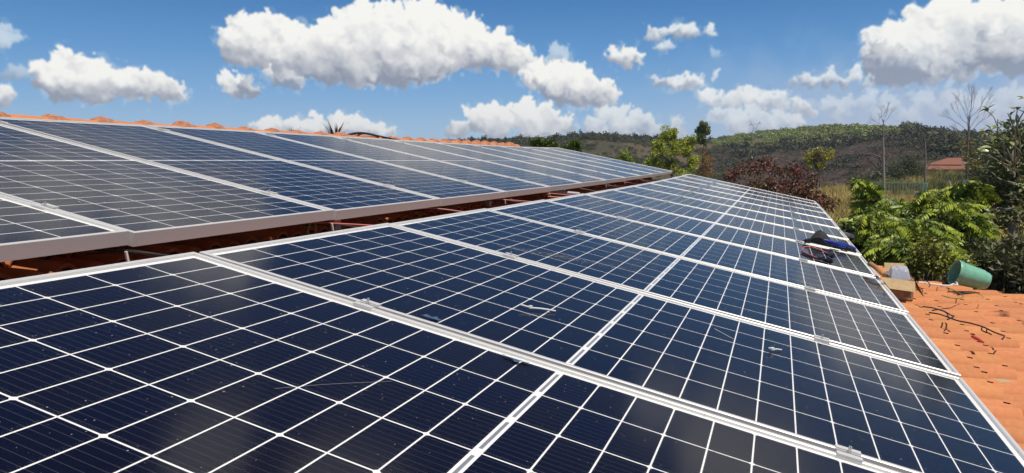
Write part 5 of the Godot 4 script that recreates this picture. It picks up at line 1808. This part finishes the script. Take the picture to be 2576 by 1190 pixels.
# ---------------------------------------------------------------- built things in the distance
func distance() -> void:
	# green steel gate and the short run of fence further along
	for g in [[2188, 2332, 58.0, 466.0, 20, 1.05, "pale green steel gate of upright bars in the dry grass"], [2425, 2482, 46.0, 462.0, 8, 1.0, "short pale green fence panel behind the feathery shrubs"]]:
		var a := at(g[0], 460, g[2]); var c := at(g[1], 460, g[2] - 1.0)
		var p0 := on_ground(a.x, a.z); var p1 := on_ground(c.x, c.z)
		var yy := at((g[0] + g[1]) / 2.0, g[3] - 7.0, g[2]).y
		var bot := minf(p0.y, p1.y) - 0.05
		var t := thing("steel_gate", g[6], "gate", p0, "pale green steelwork")
		var u := (p1 - p0); u.y = 0
		var bs := Basis(u.normalized(), Vector3.UP, u.normalized().cross(Vector3.UP))
		var ln := u.length()
		put("rail", box_mesh(Vector3(ln, 0.06, 0.05), M.fence_green), t, Transform3D(bs, u * 0.5 + Vector3(0, yy - p0.y, 0)))
		put("rail", box_mesh(Vector3(ln, 0.05, 0.05), M.fence_green), t, Transform3D(bs, u * 0.5 + Vector3(0, bot + 0.22 - p0.y, 0)))
		for k in int(g[4]) + 1:
			var w := 0.036
			if k == 0 or k == int(g[4]) or k == int(g[4]) - 1: w = 0.09
			put("bar", box_mesh(Vector3(w, yy - bot, w), M.fence_green), t, Transform3D(bs, u * (k / float(g[4])) + Vector3(0, (yy + bot) / 2.0 - p0.y, 0)))
	# leaning post
	var q := at(2402, 484, 52.0)
	var lp := MB.new()
	var gp := on_ground(q.x, q.z)
	lp.tube([Vector3(0, -0.2, 0), at(2388, 455, 52.0) - gp], [0.05, 0.045], 7)
	tag(put("fence_post", lp.mesh(M.post_wood), self, Transform3D(Basis(), gp)), "pale wooden post leaning over in the dry grass", "post")
	# farmhouse with a hipped red roof
	var d := 150.0
	var a := at(2332, 420, d); var c := at(2452, 420, d)
	var mid := (a + c) / 2.0
	var w := (c - a).length()
	var g := on_ground(mid.x, mid.z)
	var ax := (c - a); ax.y = 0; ax = ax.normalized()
	var t := thing("farmhouse", "low farmhouse with a hipped red tile roof and a shaded veranda", "house", g)
	var fw := Vector3(-ax.z, 0, ax.x)
	if fw.dot(CAM - g) < 0: fw = -fw
	var bs := Basis(ax, Vector3.UP, fw)
	t.basis = bs
	var eave := at(2390, 414, d).y - g.y
	var peak := at(2410, 397, d).y - g.y
	var lowe := at(2390, 420, d).y - g.y
	var hw := w / 2.0
	put("wall", box_mesh(Vector3(w * 0.82, eave + 0.5, 5.0), M.far_wall), t, Transform3D(Basis(), Vector3(0, eave / 2.0 - 0.3, -1.4)))
	var rb := MB.new()
	var e := [Vector3(-hw, eave, 3.0), Vector3(hw, eave, 3.0), Vector3(hw, eave, -5.0), Vector3(-hw, eave, -5.0)]
	var r0 := Vector3(-hw * 0.15, peak, -1.0); var r1 := Vector3(hw * 0.75, peak, -1.0)
	rb.quad(e[0], e[1], r1, r0); rb.tri(e[1], e[2], r1); rb.quad(e[2], e[3], r0, r1); rb.tri(e[3], e[0], r0)
	rb.quad(e[0], e[3], e[2], e[1])
	put("roof", rb.mesh(M.far_roof), t)
	var vb := MB.new()
	vb.quad(Vector3(-hw, eave - 0.12, 2.8), Vector3(-hw * 1.02, lowe - 0.35, 6.4), Vector3(hw * 0.95, lowe - 0.35, 6.4), Vector3(hw * 0.95, eave - 0.12, 2.8))
	put("veranda_roof", vb.mesh(M.far_roof), t)
	for k in 5:
		put("post", box_mesh(Vector3(0.16, lowe - 0.2, 0.16), M.far_wall), t, Transform3D(Basis(), Vector3(lerpf(-hw * 0.95, hw * 0.85, k / 4.0), (lowe - 0.5) / 2.0, 6.2)))
	for k in 3:
		put("window", box_mesh(Vector3(1.0, 0.9, 0.08), M.black_plastic), t, Transform3D(Basis(), Vector3(lerpf(-2.0, 2.4, k / 2.0), eave * 0.45, 1.13)))
	# lattice pylon beyond the crest
	d = 620.0
	var k := d / 1956.0
	var top := at(1900, 307, d)
	var py := thing("power_pylon", "steel lattice pylon with haze in its colour, standing beyond the plantation crest", "pylon", Vector3(top.x, -8.0, top.z))
	var o := py.position
	var dirx := Vector3(-sin(deg_to_rad(-1.5)), 0, cos(deg_to_rad(-1.5)))
	var at_ := func(x: float, y: float) -> Vector3:
		return Vector3(0, at(1900, y, d).y - o.y, 0) + dirx * (x - 1900.0) * k
	var leg := MB.new()
	var th := 0.15
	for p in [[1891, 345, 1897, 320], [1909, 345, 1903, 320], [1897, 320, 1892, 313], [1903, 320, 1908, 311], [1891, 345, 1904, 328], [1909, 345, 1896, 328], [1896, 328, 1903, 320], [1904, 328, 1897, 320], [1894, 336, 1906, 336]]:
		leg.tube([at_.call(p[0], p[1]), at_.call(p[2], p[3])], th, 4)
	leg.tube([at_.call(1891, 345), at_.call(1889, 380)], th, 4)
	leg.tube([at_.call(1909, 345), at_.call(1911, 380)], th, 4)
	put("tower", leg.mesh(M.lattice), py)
	var arm := MB.new()
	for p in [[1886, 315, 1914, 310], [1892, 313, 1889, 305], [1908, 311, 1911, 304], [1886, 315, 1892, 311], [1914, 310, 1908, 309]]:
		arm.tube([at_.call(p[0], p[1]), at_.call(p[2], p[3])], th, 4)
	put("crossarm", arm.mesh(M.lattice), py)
	# tree on the sunny side, out of view, whose shade falls on the veranda roof
	var sp := Vector3(3.0, -0.62, 2.95) + SUN_TO.normalized() * 4.2
	var bp := on_ground(sp.x, sp.z)
	leafy_tree("garden_tree", "loose-leaved tree beside the veranda that dapples its tiles with shade", bp, 0.07, [[sp - bp, 0.38], [sp - bp + Vector3(0.35, 0.05, 0.5), 0.42], [sp - bp + Vector3(0.1, 0.3, 0.9), 0.5]], 26, 0.10, Color(0.06, 0.10, 0.025), Color(0.2, 0.16, 0.12))

func _ready() -> void:
	rng.seed = 7
	var cam := Camera3D.new()
	cam.fov = rad_to_deg(2.0 * atan(946.0 / 3110.4))
	cam.near = 0.05
	cam.far = 9000.0
	add_child(cam)
	cam.position = CAM
	cam.look_at_from_position(CAM, CAM + Vector3(cos(YAW) * cos(PITCH), sin(PITCH), sin(YAW) * cos(PITCH)))
	cam.current = true
	var env := Environment.new()
	env.background_mode = Environment.BG_SKY
	env.tonemap_mode = Environment.TONE_MAPPER_LINEAR
	env.tonemap_exposure = 1.0
	env.sdfgi_enabled = true
	env.ssao_enabled = true
	env.ssil_enabled = true
	env.fog_enabled = true
	env.fog_density = 0.00028
	env.fog_light_color = Color(0.80, 0.86, 0.94)
	var sky := Sky.new()
	var pan := PanoramaSkyMaterial.new()
	pan.panorama = ImageTexture.create_from_image(make_sky())
	sky.sky_material = pan
	env.sky = sky
	var we := WorldEnvironment.new()
	we.name = "world_environment"
	we.environment = env
	add_child(we)
	var sun := DirectionalLight3D.new()
	sun.name = "sun"
	sun.light_energy = 1.5
	sun.light_angular_distance = 0.5
	sun.light_color = Color(1.0, 0.955, 0.89)
	sun.shadow_enabled = true
	add_child(sun)
	sun.look_at_from_position(Vector3.ZERO, -SUN_TO)
	print("sky ", Time.get_ticks_msec())
	make_materials()
	land()
	house()
	panels()
	rails()
	print("roof ", Time.get_ticks_msec())
	hills()
	distance()
	trees()
	greenery()
	print("green ", Time.get_ticks_msec())
	clutter()
	print("done ", Time.get_ticks_msec())
